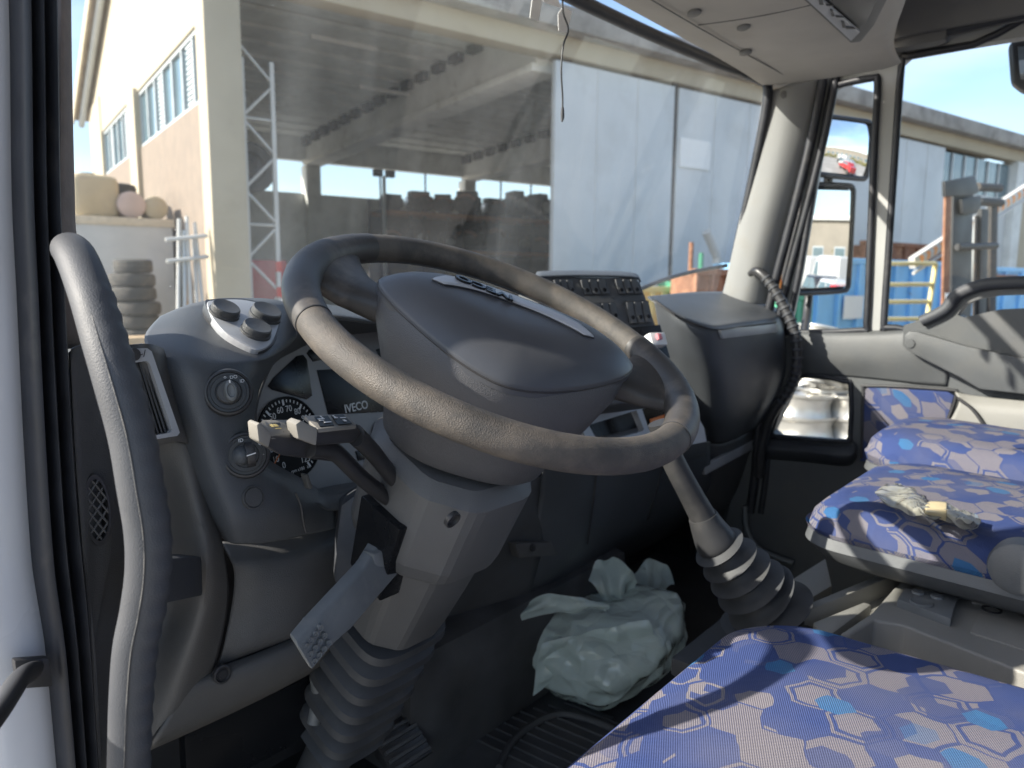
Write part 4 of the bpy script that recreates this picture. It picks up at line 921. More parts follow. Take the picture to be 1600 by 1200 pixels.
# ================================================================== GEAR LEVER
g0 = fx(1046, 705, -.15); gB = V((-.035, .392, -.535))
gear = thing('gear_lever', 'grey gear lever rising from a ribbed rubber gaiter beside the console', 'gear lever', gB)
def GQ(px, py): 
    # point on the lever's leaning plane
    nn = (gB - g0).normalized(); sd = nn.cross(_f).normalized(); pn = sd.cross(nn); return pl(px, py, g0, pn)
gp = [GQ(1030, 660), GQ(1048, 712), GQ(1078, 770), GQ(1101, 812)]
tube('lever_shaft', gp, [.0168, .0168, .0178, .020], M_GEAR, gear, seg=20, sub=6)
tube('lever_collar', [GQ(1098, 806), GQ(1106, 824), GQ(1118, 846), GQ(1122, 853)], [.0215, .0255, .031, .029], M_GEAR, gear, seg=24, sub=4)
AX = [GQ(1118, 848), GQ(1148, 885), GQ(1180, 925), GQ(1206, 962), gB + V((.01, .0, -.06))]
AXc = cr(AX, 16); nA = len(AXc)
F_ = frames(AXc); nrib = 8; rings = []
for i, p in enumerate(AXc):
    t = i / (nA - 1); base = .025 + .036 * t ** .95; ph = (t * nrib) % 1
    r = base - .003 + (.019 + .008 * t) * (1 - abs(ph * 2 - 1)) ** 1.5
    tt, u, v = F_[i]
    up = (V((0, 0, 1)) - tt * tt.z).normalized(); sd = tt.cross(up)
    rings.append([p + sd * (math.cos(a) * r) + up * (math.sin(a) * r * .92) for a in [2 * math.pi * k / 36 for k in range(36)]])
loft('gaiter', rings, M_BELLOW, gear, smooth=40)
slab('gaiter_flange', [gB + V((x, y, -.06)) for x, y in ((-.11, -.09), (.12, -.09), (.12, .10), (-.11, .10))], (0, 0, .03), M_BELLOW, gear, .006)

# ================================================================== CENTRE CONSOLE
KZ = -.47
con = thing('centre_console', 'grey centre console with a tray and round buttons between the seats', 'console', (-.05, 0, FLOOR))
def K(px, py, k=0.0): return fz(px, py, KZ + k)
slab('console_body', [K(*a) for a in ((1312, 990), (1362, 957), (1395, 920), (1422, 893), (1600, 916), (1760, 936), (1760, 1120), (1600, 1050), (1412, 976), (1366, 968), (1330, 990))], (0, 0, -.30), M_CONSOLE, con, .016, 4)
slab('tray_floor', [fz(*a, -.515) for a in ((1225, 975), (1390, 895), (1420, 900), (1372, 965), (1315, 1010), (1240, 1010))], (0, 0, -.25), M_CONSOLE, con, .006)
slab('tray_wall', [fz(*a, -.485) for a in ((1250, 948), (1392, 890), (1410, 890), (1400, 898), (1258, 956))], (0, 0, -.06), M_CONSOLE, con, .003)
slab('tray_wall', [fz(*a, -.485) for a in ((1270, 972), (1350, 940), (1362, 944), (1300, 990), (1280, 985))], (0, 0, -.06), M_CONSOLE, con, .004)
lathe('tray_screw', fz(1356, 916, -.512), (0, 0, 1), [(.011, 0), (.010, .004), (.005, .005), (0, .005)], M_METAL, con, seg=18)
pad_ = slab('button_pad', [K(*a, .012) for a in ((1402, 936), (1414, 918), (1497, 931), (1486, 967))], (0, 0, -.018), M_GREYPL, con, .002)
for px, py, r in ((1440, 944, .0155), (1434, 928, .0085), (1464, 935, .0085)):
    lathe('round_button', K(px, py, .0105), (0, 0, 1), [(r * 1.15, -.003), (r * 1.15, .0004), (r * 1.05, .0004), (r, -.0006), (r, .003), (r * .9, .0042), (r * .5, .0035), (0, .0032)], M_GREYPL, pad_, seg=26)
for q in (((1432, 921), (1443, 897), (1508, 906), (1499, 931)), ((1518, 937), (1527, 912), (1606, 925), (1598, 951))):
    slab('blank_cover', [K(*a, .006) for a in q], (0, 0, -.012), M_CONSOLE, con, .0015)
lathe('socket_hole', K(1550, 952, .0012), (0, 0, 1), [(.013, -.002), (.013, .001), (.011, .001), (.010, -.004), (0, -.004)], M_BLACK, con, seg=22)
slab('hinged_flap', [K(*a, .003) for a in ((1516, 987), (1530, 958), (1690, 985), (1680, 1040))], (0, 0, -.008), M_CONSOLE, con, .0015)
slab('support_plate', [fz(*a, -.56) for a in ((1205, 925), (1290, 872), (1300, 915), (1215, 965))], (0, 0, -.02), M_CONSOLE, con, .003)

# ================================================================== SEATS
def rrect(cx, cy, hx, hy, r, z, n=10, tilt=0.0):
    out = []
    for sx, sy, a0 in ((1, 1, 0), (-1, 1, 90), (-1, -1, 180), (1, -1, 270)):
        for i in range(n + 1):
            a = rad(a0 + 90 * i / n); x = cx + sx * (hx - r) + math.cos(a) * r; y = cy + sy * (hy - r) + math.sin(a) * r
            out.append(V((x, y, z + tilt * (y - cy))))
    return out
def cushion(name, cx, cy, hx, hy, ztop, h, parent, r=.085, tilt=.03, crown=.012):
    rings = []
    for dz, ins in ((-h, .03), (-h + .01, .006), (-h * .55, -.004), (-.05, .0), (-.028, .006), (-.012, .020), (-.003, .042), (0, .07), (crown * .6, .12), (crown, .17), (crown, .22)):
        rr = max(.02, r - ins * .3)
        rings.append(rrect(cx, cy, max(.02, hx - ins), max(.02, hy - ins), min(rr, max(.02, hx - ins) * .95), ztop + dz, 10, tilt))
    bm = bmesh.new(); vs = bm_grid(bm, rings, cv=True); bm.faces.new(vs[0]); bm.faces.new(vs[-1][::-1])
    rnd = random.Random(hash(name) & 7)
    for v in bm.verts:
        v.co.z += .006 * noise.noise(v.co * 7) ; v.co.x += .003 * noise.noise(v.co * 11 + V((3, 0, 0)))
    return fin(name, bm, M_FABRIC, parent, 60)
def seat(label, cx, cy, hx, hy, ztop, h, group, back=True, knob=False, tilt=.03):
    t = thing('sprung_seat', label, 'truck seat', (cx, cy, FLOOR), group)
    cushion('cushion', cx, cy, hx, hy, ztop, h, t, tilt=tilt)
    rings = [rrect(cx, cy - .01, hx - i, hy - i, .07, ztop - h + dz, 8, tilt) for dz, i in ((.028, .012), (.03, -.004), (.014, -.008), (-.008, .008), (-.024, .040), (-.032, .10))]
    loft('seat_base', rings, M_SEATB, t, smooth=50)
    box('seat_pedestal', (cx, cy - .04, (ztop - h - .03 + FLOOR) / 2), (hx * 1.2, hy * 1.2, ztop - h - .03 - FLOOR), M_BLACK, t, bevel=.02)
    if back:
        rings = [rrect(cx, cy - hy - .03 - dz * .15, hx * (1 - .1 * dz), .055, .05, ztop - .05 + dz, 8) for dz in (0, .02, .2, .45, .62, .66)]
        loft('backrest', rings, M_FABRIC, t, smooth=60)
    if knob:
        kc = fx(1592, 888, cx - hx - .03)
        lathe('recline_knob', kc, (-1, 0, 0), [(.034, -.03), (.036, .0), (.034, .008), (.028, .012), (0, .012)], M_SEATB, t, seg=32)
    return t
seat('blue patterned driver seat nearest the open doorway crossed by dark shadows', -.520, .040, .264, .300, -.376, .12, 'seats in the cab', tilt=-.02)
seat('blue patterned middle seat with a torn plastic wrapper lying on it', .300, .105, .238, .285, -.354, .080, 'seats in the cab', knob=True, tilt=.03)
seat('blue patterned outer seat beyond the middle one beside the passenger door', .735, .120, .185, .31, -.322, .10, 'seats in the cab', tilt=.03)
def film_material(name, c1, c2, clear, glossy=.18):
    m = bpy.data.materials.new(name); n, l = nodes(m); n.remove(n['Principled BSDF']); o = n['Material Output']
    df = n.new('ShaderNodeBsdfDiffuse'); df.inputs[0].default_value = (*c1, 1); tl = n.new('ShaderNodeBsdfTranslucent'); tl.inputs[0].default_value = (*c2, 1)
    tr = n.new('ShaderNodeBsdfTransparent'); tr.inputs[0].default_value = (.90, .97, .94, 1); gl = n.new('ShaderNodeBsdfGlossy'); gl.inputs[1].default_value = glossy
    a = n.new('ShaderNodeMixShader'); a.inputs[0].default_value = .40; l(df.outputs[0], a.inputs[1]); l(tl.outputs[0], a.inputs[2])
    b = n.new('ShaderNodeMixShader'); b.inputs[0].default_value = clear; l(a.outputs[0], b.inputs[1]); l(tr.outputs[0], b.inputs[2])
    f = n.new('ShaderNodeFresnel'); f.inputs[0].default_value = 1.6
    c = n.new('ShaderNodeMixShader'); l(f.outputs[0], c.inputs[0]); l(b.outputs[0], c.inputs[1]); l(gl.outputs[0], c.inputs[2])
    t = n.new('ShaderNodeTexCoord'); gw = n.new('ShaderNodeTexNoise'); gw.inputs['Scale'].default_value = 9; l(t.outputs['Object'], gw.inputs[0])
    gm = n.new('ShaderNodeVectorMath'); gm.operation = 'MULTIPLY_ADD'; gm.inputs[1].default_value = (.09, .09, .09); l(gw.outputs[1], gm.inputs[0]); l(t.outputs['Object'], gm.inputs[2])
    g = n.new('ShaderNodeTexVoronoi'); g.feature = 'DISTANCE_TO_EDGE'; g.inputs['Scale'].default_value = 22; l(gm.outputs[0], g.inputs[0])
    bu = n.new('ShaderNodeBump'); bu.inputs['Strength'].default_value = .8; bu.inputs['Distance'].default_value = .012; l(g.outputs[0], bu.inputs['Height'])
    for s in (df, gl, f): l(bu.outputs[0], s.inputs['Normal'])
    l(c.outputs[0], o.inputs[0]); return m
# torn wrapper on the middle seat
M_FILM = film_material('wrapper_film', (.62, .60, .50), (.66, .64, .54), .30, .2)
wr = thing('plastic_wrapper', 'crumpled cream plastic wrapper closed with tape on the middle seat', 'wrapper', fz(1450, 800, -.345))
rows = []
UP = [(1366, 772), (1390, 757), (1425, 764), (1452, 786), (1480, 788), (1512, 800), (1534, 814)]
LO = [(1380, 788), (1400, 796), (1428, 806), (1450, 812), (1478, 818), (1506, 825), (1526, 827)]
for k in range(4):
    rows.append([fz(a + (c - a) * k / 3, b + (d - b) * k / 3, -.336 + .014 * math.sin(math.pi * k / 3) + .016 * noise.noise(V((i * 1.7, k * 1.9, 3)))) for i, ((a, b), (c, d)) in enumerate(zip(UP, LO))])
fo_ = patch('film', rows, M_FILM, wr, sub=6, thick=0, smooth=20)
for v in fo_.data.vertices: v.co.z += .005 * (1 - abs(noise.noise(v.co * 24)) * 3)
patch('tape', [[rows[k][3] + V((0, 0, .003)) + (rows[k][4] - rows[k][3]) * -.2, rows[k][3].lerp(rows[k][4], .5) + V((0, 0, .004)), rows[k][4] + V((0, 0, .003))] for k in range(4)], mat('cream_tape', (.74, .60, .34), .5, .1), wr, sub=4, thick=.001)

# ================================================================== FOOTWELL: pedals, mat, plastic bag
def pedal(label, px, py, y, w, h, rx, ribs):
    c = fy(px, py, y); t = thing('foot_pedal', label, 'pedal', c - V((0, 0, .05)), 'pedals in the footwell')
    R = Matrix.Rotation(rx, 3, 'X'); box('pedal_pad', c, (w, h, .018), M_BLACK, t, R=R, bevel=.004)
    for i in range(ribs):
        box('pedal_rib', c + R @ V((0, (i + .5) / ribs * h - h / 2, .011)), (w * .9, h / ribs * .45, .010), M_DARK, t, R=R, bevel=.002)
    tube('pedal_arm', [c + R @ V((0, .02, -.01)), c + V((0, .08, .05)), c + V((0, .12, .2))], .009, M_BLACK, t, seg=8, sub=4)
pedal('ribbed clutch pedal with worn bright edges under the column boot', 622, 1160, .86, .085, .085, rad(40), 6)
pedal('dark brake pedal at the front of the footwell', 706, 1108, .98, .085, .075, rad(45), 4)
box('heel_plate', (-.62, .98, -.55), (.34, .03, .42), M_BLACK, cab, bevel=.01)
tube('footwell_pipe', [fy(494, 1055, .80), fy(497, 1090, .80), fy(490, 1130, .80)], .009, M_GREYPL, cab, seg=10, sub=4)
box('dark_recess_panel', fy(400, 1140, .84), (.20, .02, .09), M_SCREEN, cab, bevel=.008)  # added black panel in place of the dark recess left of the boot
fm = thing('floor_mat', 'black rubber floor mat with a raised rim in the driver footwell', 'floor mat', fz(820, 1130, FLOOR))
slab('mat_sheet', [fz(*a, FLOOR + .012) for a in ((664, 1080), (780, 1036), (880, 1090), (960, 1120), (930, 1260), (700, 1260))], (0, 0, -.01), M_MAT, fm, .003)
for k in range(9):
    a = fz(690 + k * 24, 1100 - k * 4 + 30, FLOOR + .013); b_ = a + V((.02, -.30, 0))
    tube('mat_ridge', [a, b_], .003, M_MAT, fm, seg=6, sub=1)
tube('mat_rim', [fz(*a, FLOOR + .016) for a in ((780, 1200), (800, 1160), (840, 1128), (880, 1116), (930, 1128), (960, 1140))], .007, M_MAT, fm, seg=8, sub=5)
# thin pale green carrier bag, knotted and crumpled
M_BAG = film_material('bag_film', (.82, .95, .90), (.86, .97, .92), .09, .16)
bc = V((.14, .80, FLOOR))
bag = thing('plastic_bag', 'pale green thin plastic carrier bag crumpled on the dark cab floor', 'plastic bag', bc)
BR = _r0; BF = V((_f.x, _f.y, 0)).normalized()
bm = bmesh.new(); bmesh.ops.create_icosphere(bm, subdivisions=4, radius=1); rb = random.Random(5)
for v in bm.verts:
    d = v.co.copy(); big = .15 * noise.noise(d * 1.4 + V((5, 2, 0))) + .20 * (.4 - abs(noise.noise(d * 2.2 + V((1, 8, 4))))) + .05 * (.5 - abs(noise.noise(d * 5.5 + V((4, 1, 7)))) * 1.6)
    v.co = d * (.97 + big + rb.uniform(-.012, .012))
bmesh.ops.subdivide_edges(bm, edges=bm.edges[:], cuts=1, smooth=.8, fractal=.01, use_grid_fill=True, seed=3)
for v in bm.verts:
    x, y, z = v.co.x * .172, v.co.y * .15, v.co.z * .105
    z += .065 * max(0, x / .17) ** 1.3 + .01 * max(0, -x / .17); z = max(z + .095, .004)
    v.co = bc + BR * x + BF * y + V((0, 0, z))
fin('bag_body', bm, M_BAG, bag, 60)
def sheet(nm, c, u, v_, nu, nv, pleat, seed, pinch):
    """loose film: gathered at the foot, pleated and flaring out to a ragged edge"""
    rows = []
    for j_ in range(nv + 1):
        q = j_ / nv; r = []
        for i_ in range(nu + 1):
            a = i_ / nu * 2 - 1; wd = pinch + (1 - pinch) * q ** .7
            p = c + u * (a * wd) + v_ * (q * (1 + .16 * noise.noise(V((a * 2.2, seed, 1))))) 
            p = p + _f * (pleat * math.sin(a * 3.4 + seed + 1.5 * q) * (.35 + q) + .03 * noise.noise(V((a * 1.5, q * 1.5, seed)))) - V((0, 0, 1)) * (.05 * q * q * abs(a) ** 2)
            r.append(p)
        rows.append(r)
    o = patch(nm, rows, M_BAG, bag, sub=3, thick=0, smooth=40)
    for v in o.data.vertices: v.co += V((1, 1, 1)) * .003 * noise.noise(v.co * 30)
pt = lambda a, b, y: fy(a, b, y)
sheet('bag_handle', pt(968, 952, .79), _r * .052, V((0, 0, .115)) - _r * .016, 12, 6, .006, 2.0, .45)
sheet('bag_handle', pt(1005, 948, .80), _r * .050, V((0, 0, .112)) + _r * .018, 12, 6, .006, 5.0, .5)
sheet('bag_mouth', pt(880, 958, .80), _r * .095 + V((0, 0, .012)), V((0, 0, .040)) - _r * .012, 16, 5, .003, 8.0, .92)
sheet('bag_fold', pt(930, 985, .75), _r * .12 + V((0, 0, .03)), V((0, 0, -.06)), 16, 5, .003, 14.0, .85)
for k, (dx, dy, s) in enumerate(((-.05, 0, .07), (.06, .02, .09), (.0, -.03, .06))):
    box('bag_contents', bc + BR * dx + BF * dy + V((0, 0, .07 + .01 * k)), (s, s * .8, s * .9), mat('packing_grey', (.5, .47, .43), .6, .3, 30), bag, R=Matrix.Rotation(.5 + k, 3, V((.4, .3, 1))), bevel=.01)

# ================================================================== THE YARD
M_GROUND = mat('yard_dust', (.36, .335, .30), .95, .2, .6, .6, 8, col2=(.27, .25, .225), c2lo=.45, c2hi=.7, c2s=.35)
M_CREAM = mat('cream_plaster', (.43, .375, .28), .9, .06, 1.2, .3, 60, col2=(.35, .30, .225), c2lo=.55, c2hi=.85, c2s=1.1)
M_PINKP = mat('rough_render', (.235, .188, .15), .95, .12, 3, .6, 40, col2=(.20, .165, .135), c2lo=.5, c2hi=.75, c2s=5)
M_CONC = mat('concrete', (.68, .69, .66), .9, .14, 1.4, .4, 30, col2=(.50, .50, .47), c2lo=.52, c2hi=.8, c2s=2.2)
M_GIRD = mat('girder_concrete', (.80, .80, .76), .9, .1, 1.4, .3, 30, col2=(.42, .40, .36), c2lo=.55, c2hi=.8, c2s=2)
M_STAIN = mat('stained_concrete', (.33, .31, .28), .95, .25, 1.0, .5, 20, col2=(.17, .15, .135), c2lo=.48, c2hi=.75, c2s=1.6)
M_SHEET = mat('pale_sheet', (.58, .60, .60), .55, .08, .5, .25, 1.5, col2=(.47, .48, .47), c2lo=.5, c2hi=.8, c2s=.9)
M_ALU = mat('alu_frame', (.46, .49, .50), .5, .06, 3)
M_PANE = mat('factory_pane', (.10, .16, .19), .08, .2, .7, spec=.8)
M_ROOFU = mat('roof_board', (.40, .33, .26), .9, .2, 2)
M_TYRE = mat('tyre_rubber', (.055, .052, .048), .85, .2, 6, .3, 60, col2=(.14, .12, .10), c2lo=.5, c2hi=.8, c2s=5)
M_BLUE = mat('skip_blue', (.24, .53, .82), .6, .12, 1.5, .2, 20, col2=(.27, .14, .08), c2lo=.66, c2hi=.72, c2s=2.6)
M_RUST = mat('rust', (.25, .12, .07), .9, .3, 3, .5, 30, col2=(.36, .20, .12), c2lo=.5, c2hi=.7, c2s=6)
M_GREEN = mat('skip_green', (.05, .27, .16), .6, .15, 2, .2, 20, col2=(.25, .15, .09), c2lo=.63, c2hi=.72, c2s=3)
M_YEL = mat('pale_yellow_paint', (.78, .66, .30), .5, .08, 4)
M_ORP = mat('orange_paint', (.80, .30, .05), .5, .1, 4)
M_WPAINT = mat('white_paint', (.52, .515, .49), .5, .06, 3, col2=(.5, .44, .36), c2lo=.62, c2hi=.8, c2s=2)
M_TANK = mat('tank_plastic', (.50, .41, .27), .6, .1, 2, col2=(.45, .36, .26), c2lo=.55, c2hi=.8, c2s=2.5)
M_ENG = mat('engine_iron', (.045, .043, .042), .7, .4, 8, .4, 60, col2=(.12, .085, .06), c2lo=.5, c2hi=.8, c2s=9)
M_MAST = mat('mast_paint', (.030, .032, .035), .55, .12, 3, .1, 40, col2=(.28, .18, .13), c2lo=.66, c2hi=.8, c2s=5)
M_RIMALU = mat('wheel_aluminium', (.50, .49, .46), .32, .1, 6, metal=.75, col2=(.45, .42, .38), c2lo=.5, c2hi=.8, c2s=8)
RB = rotm(BU, BW)
ground = box('yard_ground', (0, 0, GZ - .05), (900, 900, .1), M_GROUND, None, bevel=0); tag(ground, kind='structure')
def bb(name, u0, u1, v0, v1, z0, z1, m, parent=None, bevel=0.0):
    return box(name, bp((u0 + u1) / 2, (v0 + v1) / 2, (z0 + z1) / 2), (abs(u1 - u0), abs(v1 - v0), abs(z1 - z0)), m, parent, R=RB, bevel=bevel)
hang = thing('workshop_hall', 'cream concrete workshop hall with an open bay, tall pale door panels and gabled side', 'building', bp(14, 14, GZ))
# gable side wall: rendered panels, window bands, pilaster, cream wall under the rake
RIDGE, Z0 = 22.0, 5.75
def rake(v): return Z0 + (8.0 - abs(v - RIDGE)) * .375
for v0, v1 in ((14.6, 21.15), (22.2, 27.6)): bb('render_panel', 3.57, 3.75, v0 - .02, v1, GZ, 3.18, M_PINKP, hang)
bb('end_pier', 3.52, 3.8, 27.6, 30.2, GZ, 5.6, M_CREAM, hang); bb('pilaster', 3.46, 3.8, 21.15, 22.2, GZ, 4.6, M_CREAM, hang)
slab('gable_wall', [bp(3.55, v, z) for v, z in ((14.3, 4.52), (30.2, 4.52), (30.2, rake(30.2) - .1), (RIDGE, rake(RIDGE) - .1), (14.3, rake(14.3) - .1))], BU * .22, M_CREAM, hang, 0)
for v0, v1 in ((14.6, 21.15), (22.2, 27.6)):
    w_ = bb('window_band', 3.66, 3.70, v0, v1, 3.18, 4.52, M_PANE, hang)
    n_p = round((v1 - v0) / .95)
    for i in range(n_p + 1):
        v = v0 + (v1 - v0) * i / n_p; bb('window_mullion', 3.60, 3.665, v - .045, v + .045, 3.18, 4.52, M_ALU, w_)
    bb('window_rail', 3.595, 3.66, v0, v1, 3.16, 3.25, M_ALU, w_); bb('window_rail', 3.595, 3.66, v0, v1, 4.44, 4.54, M_ALU, w_)
    for i in range(1, n_p, 3):
        for j in range(12):
            a = v0 + (v1 - v0) * i / n_p + .06; b_ = v0 + (v1 - v0) * (i + .62) / n_p; z = 3.3 + j * .095
            bb('window_louvre', 3.615, 3.655, a, b_, z, z + .05, M_ALU, w_)
slab('roof_slope', [bp(3.18, 31.0, rake(31.0)), bp(3.18, RIDGE, rake(RIDGE)), bp(41, RIDGE, rake(RIDGE)), bp(41, 31.0, rake(31.0))], V((0, 0, .28)), M_ROOFU, hang, 0)
slab('roof_slope', [bp(3.18, RIDGE - .01, rake(RIDGE)), bp(3.18, 14.65, rake(14.65)), bp(41, 14.65, rake(14.65)), bp(41, RIDGE - .01, rake(RIDGE))], V((0, 0, .28)), M_ROOFU, hang, 0)
slab('rake_fascia', [bp(3.15, 31.05, rake(31.05) - .12), bp(3.15, RIDGE, rake(RIDGE) - .12), bp(3.15, RIDGE, rake(RIDGE) + .34), bp(3.15, 31.05, rake(31.05) + .34)], BU * -.06, M_CREAM, hang, 0)
tube('gutter', [bp(3.36, 31.0, rake(31) - .15), bp(3.36, 26, rake(26) - .15), bp(3.36, RIDGE, rake(RIDGE) - .15)], .10, M_ALU, hang, seg=10, sub=1)
# front: corner column, beam, stained eave, door panels, glazed bay on the right
bb('corner_column', 3.45, 4.08, 14.0, 14.62, GZ, 5.1, M_CREAM, hang, .03)
bb('front_beam', 3.3, 41, 14.02, 14.5, 5.1, 5.55, M_CREAM, hang, .02)
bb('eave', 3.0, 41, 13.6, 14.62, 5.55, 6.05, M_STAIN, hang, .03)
for u0, u1 in ((11.19, 15.17), (15.34, 22.6), (22.62, 29.9)): bb('door_panel', u0, u1, 14.06, 14.2, GZ + .1, 5.0, M_SHEET, hang, .01)
for u in (12.5, 13.85, 16.8, 18.3, 19.8, 21.3, 24.1, 25.6, 27.1, 28.6): bb('panel_fold', u - .02, u + .02, 14.045, 14.06, GZ + .1, 5.0, M_SHEET, hang)
bb('panel_gap', 15.17, 15.34, 14.12, 14.18, GZ, 5.1, M_ENG, hang)
bay = bb('bay_glazing', 29.9, 36.1, 14.30, 14.34, 3.55, 4.95, M_PANE, hang); bb('bay_wall', 29.9, 36.1, 14.25, 14.40, GZ, 3.55, M_SHEET, hang)
for i in range(7): u = 29.95 + i * 1.02; bb('window_mullion', u - .05, u + .05, 14.24, 14.31, 3.55, 4.95, M_ALU, bay)
bb('front_column', 36.1, 36.9, 13.95, 14.6, GZ, 5.1, M_CONC, hang, .03); bb('front_wall', 36.9, 41, 14.1, 14.4, GZ, 5.1, M_CREAM, hang)
bb('end_wall', 40.8, 41, 14.4, 30, GZ, 5.6, M_CREAM, hang); bb('cross_wall', 26, 26.2, 14.6, 30, GZ, 5.6, M_CONC, hang)
# inside: ribbed ceiling, girders, back wall with an open band, back columns
def cz(v): return 5.50 + (30 - v) * .041
for i in range(14):
    v0 = 14.62 + i * 1.1
    slab('ceiling_plank', [bp(3.8, v0, cz(v0)), bp(3.8, v0 + .80, cz(v0 + .8)), bp(3.8, v0 + .80, cz(v0 + .8) + .1), bp(3.8, v0, cz(v0) + .1)], BU * 37, M_CONC, hang, 0)
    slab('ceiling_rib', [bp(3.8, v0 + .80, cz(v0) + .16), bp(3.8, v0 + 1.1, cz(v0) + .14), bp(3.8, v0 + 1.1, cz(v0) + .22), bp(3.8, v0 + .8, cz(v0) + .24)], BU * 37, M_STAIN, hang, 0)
for u in (11.05, 18.5):
    slab('girder', [bp(u, 14.6, 5.02), bp(u, 29.9, 4.62), bp(u, 29.9, 5.49), bp(u, 14.6, cz(14.6) - .02)], BU * .5, M_GIRD, hang, .02)
    slab('girder_flange', [bp(u - .14, 14.6, 4.84), bp(u - .14, 29.9, 4.44), bp(u - .14, 29.9, 4.62), bp(u - .14, 14.6, 5.02)], BU * .78, M_GIRD, hang, .02)
    bb('rear_column', u - .05, u + .55, 29.7, 30.3, GZ, 4.44, M_CONC, hang, .03)
    for j in range(16):
        v0 = 15.0 + j * .95; bb('slab_nib', u - .20, u, v0, v0 + .5, cz(v0) - .20 - .01 * j, cz(v0) - .02, M_ENG, hang)
bb('rear_wall', 3.8, 41, 30, 30.25, GZ, 3.35, M_CONC, hang); bb('rear_lintel', 3.8, 41, 29.95, 30.3, 4.62, 5.75, M_CONC, hang)
for u in (8.8, 14.4, 16.6, 20.7, 22.5): bb('rear_mullion', u - .03, u + .03, 30.05, 30.12, 3.35, 4.62, M_ENG, hang)
for (u0, v0) in ((6.5, 17), (9.2, 20.5), (13.6, 18.5)):
    bb('strip_light', u0, u0 + 1.6, v0, v0 + .12, 5.32, 5.42, M_WPAINT, hang)
# lattice mast standing just inside the bay
lat = thing('lattice_mast', 'pale steel lattice mast standing beside the corner column of the open bay', 'lattice mast', bp(4.55, 14.85, GZ))
for u in (4.30, 4.86): bb('mast_leg', u - .04, u + .04, 14.8, 14.88, GZ, 4.05, M_WPAINT, lat)
for j in range(9):
    z = -1.6 + j * .66; s = (4.30, 4.86) if j % 2 else (4.86, 4.30)
    tube('mast_brace', [bp(s[0], 14.84, z), bp(s[1], 14.84, z + .58)], .028, M_WPAINT, lat, seg=6, sub=1)
    if j % 3 == 0: tube('mast_rung', [bp(4.30, 14.84, z + .62), bp(4.86, 14.84, z + .62)], .028, M_WPAINT, lat, seg=6, sub=1)
for j in range(5): bb('warning_band', 4.80, 4.92, 14.79, 14.805, -1.9 + j * .5, -1.7 + j * .5, mat('red_paint', (.5, .05, .04), .5), lat)
# things hung on the wall behind the mast
def wheel_disc(name, label, c, axis, r, m, group=None):
    t = thing(name, label, 'tyre', c - V((0, 0, r)), group)
    lathe('tyre', c, axis, [(r * .62, -.11), (r * .9, -.13), (r, -.09), (r, .09), (r * .9, .13), (r * .62, .11), (r * .55, .02)], M_TYRE, t, seg=24)
    lathe('rim', c, axis, [(r * .6, -.02), (r * .6, .05), (r * .3, .02), (r * .25, .06), (0, .06)], m, t, seg=20); return t
wheel_disc('spare_wheel', 'dark spare wheel hanging behind the lattice mast', bp(5.0, 17.0, 2.35), -BW, .55, M_ENG)
box('red_cabinet', bp(4.9, 16.2, -.4), (1.0, .6, 1.5), mat('dull_red', (.33, .05, .05), .6, .2, 3), None, R=RB, bevel=.03)
rc = bpy.data.objects['red_cabinet']; tag(rc, 'dull red cabinet behind the foot of the lattice mast', 'cabinet'); rebase(rc)
# pallet racking with engines
rk = thing('storage_rack', 'long dark pallet rack with orange beams across the back of the bay', 'rack', bp(18, 27.4, GZ))
RU0, RU1 = 12.9, 23.8
for i in range(7):
    u = RU0 + (RU1 - RU0) * i / 6
    for v in (26.8, 28.0): bb('upright', u - .06, u + .06, v - .06, v + .06, GZ, 2.75 if i else 3.1, M_ENG, rk)
for z in (-.4, 1.15, 2.60):
    for v in (26.75, 28.05): bb('beam', RU0, RU1, v - .04, v + .04, z - .14, z, mat('rack_orange', (.42, .17, .05), .6, .2, 2), rk)
    bb('shelf', RU0, RU1, 26.8, 28.0, z, z + .03, M_ENG, rk)
bb('back_mesh', RU0, RU1, 28.1, 28.14, GZ, 2.5, M_ENG, rk)
def engine():
    t = thing('scrap_engine', '', 'engine', (0, 0, 0), 'engines on the pallet rack')
    box('block', (0, 0, .38), (.95, .62, .5), M_ENG, t, bevel=.05); box('head', (-.03, 0, .72), (.8, .45, .22), M_ENG, t, bevel=.05)
    lathe('pulley', (-.5, -.05, .38), (-1, 0, 0), [(.2, 0), (.2, .07), (.12, .09), (0, .09)], M_METAL, t, seg=16)
    box('sump', (0, 0, .08), (.7, .4, .16), M_ENG, t, bevel=.03); tube('manifold', [(-.35, -.35, .6), (.1, -.4, .66), (.4, -.3, .5)], .07, M_RUST, t, seg=8)
    return t
eng = engine(); kids = family(eng); rng = random.Random(4)
words = ['dark engine on the top shelf against the sky', 'dark engine on the middle shelf of the rack']
first = True
ORD = ('first', 'second', 'third', 'fourth', 'fifth', 'sixth', 'seventh', 'eighth', 'ninth', 'tenth')
for lv, (z, n) in enumerate(((2.64, 9), (1.19, 9))):
    for i in range(n):
        u = RU0 + .7 + (RU1 - RU0 - 1.3) * i / (n - 1) + rng.uniform(-.12, .12); p = bp(u, 27.4 + rng.uniform(-.1, .1), z)
        if first: e_ = eng; e_.location = p; first = False
        else: e_ = dup(eng, kids, p, '', rz=None)
        e_.rotation_euler.z = rad(rng.choice((-14, -60, 75, 166)) + rng.uniform(-12, 12)); s = rng.uniform(.85, 1.2); e_.scale = (s, s, s * rng.uniform(.85, 1.25))
        e_['label'] = ORD[i] + ' ' + words[lv] + ', counted from the bare concrete wall'; e_['group'] = ('engines along the top shelf', 'engines along the middle shelf')[lv]
fl = thing('work_light', 'dark twin floodlight on a pale post seen against the open band', 'work light', bp(12.6, 26.0, GZ))
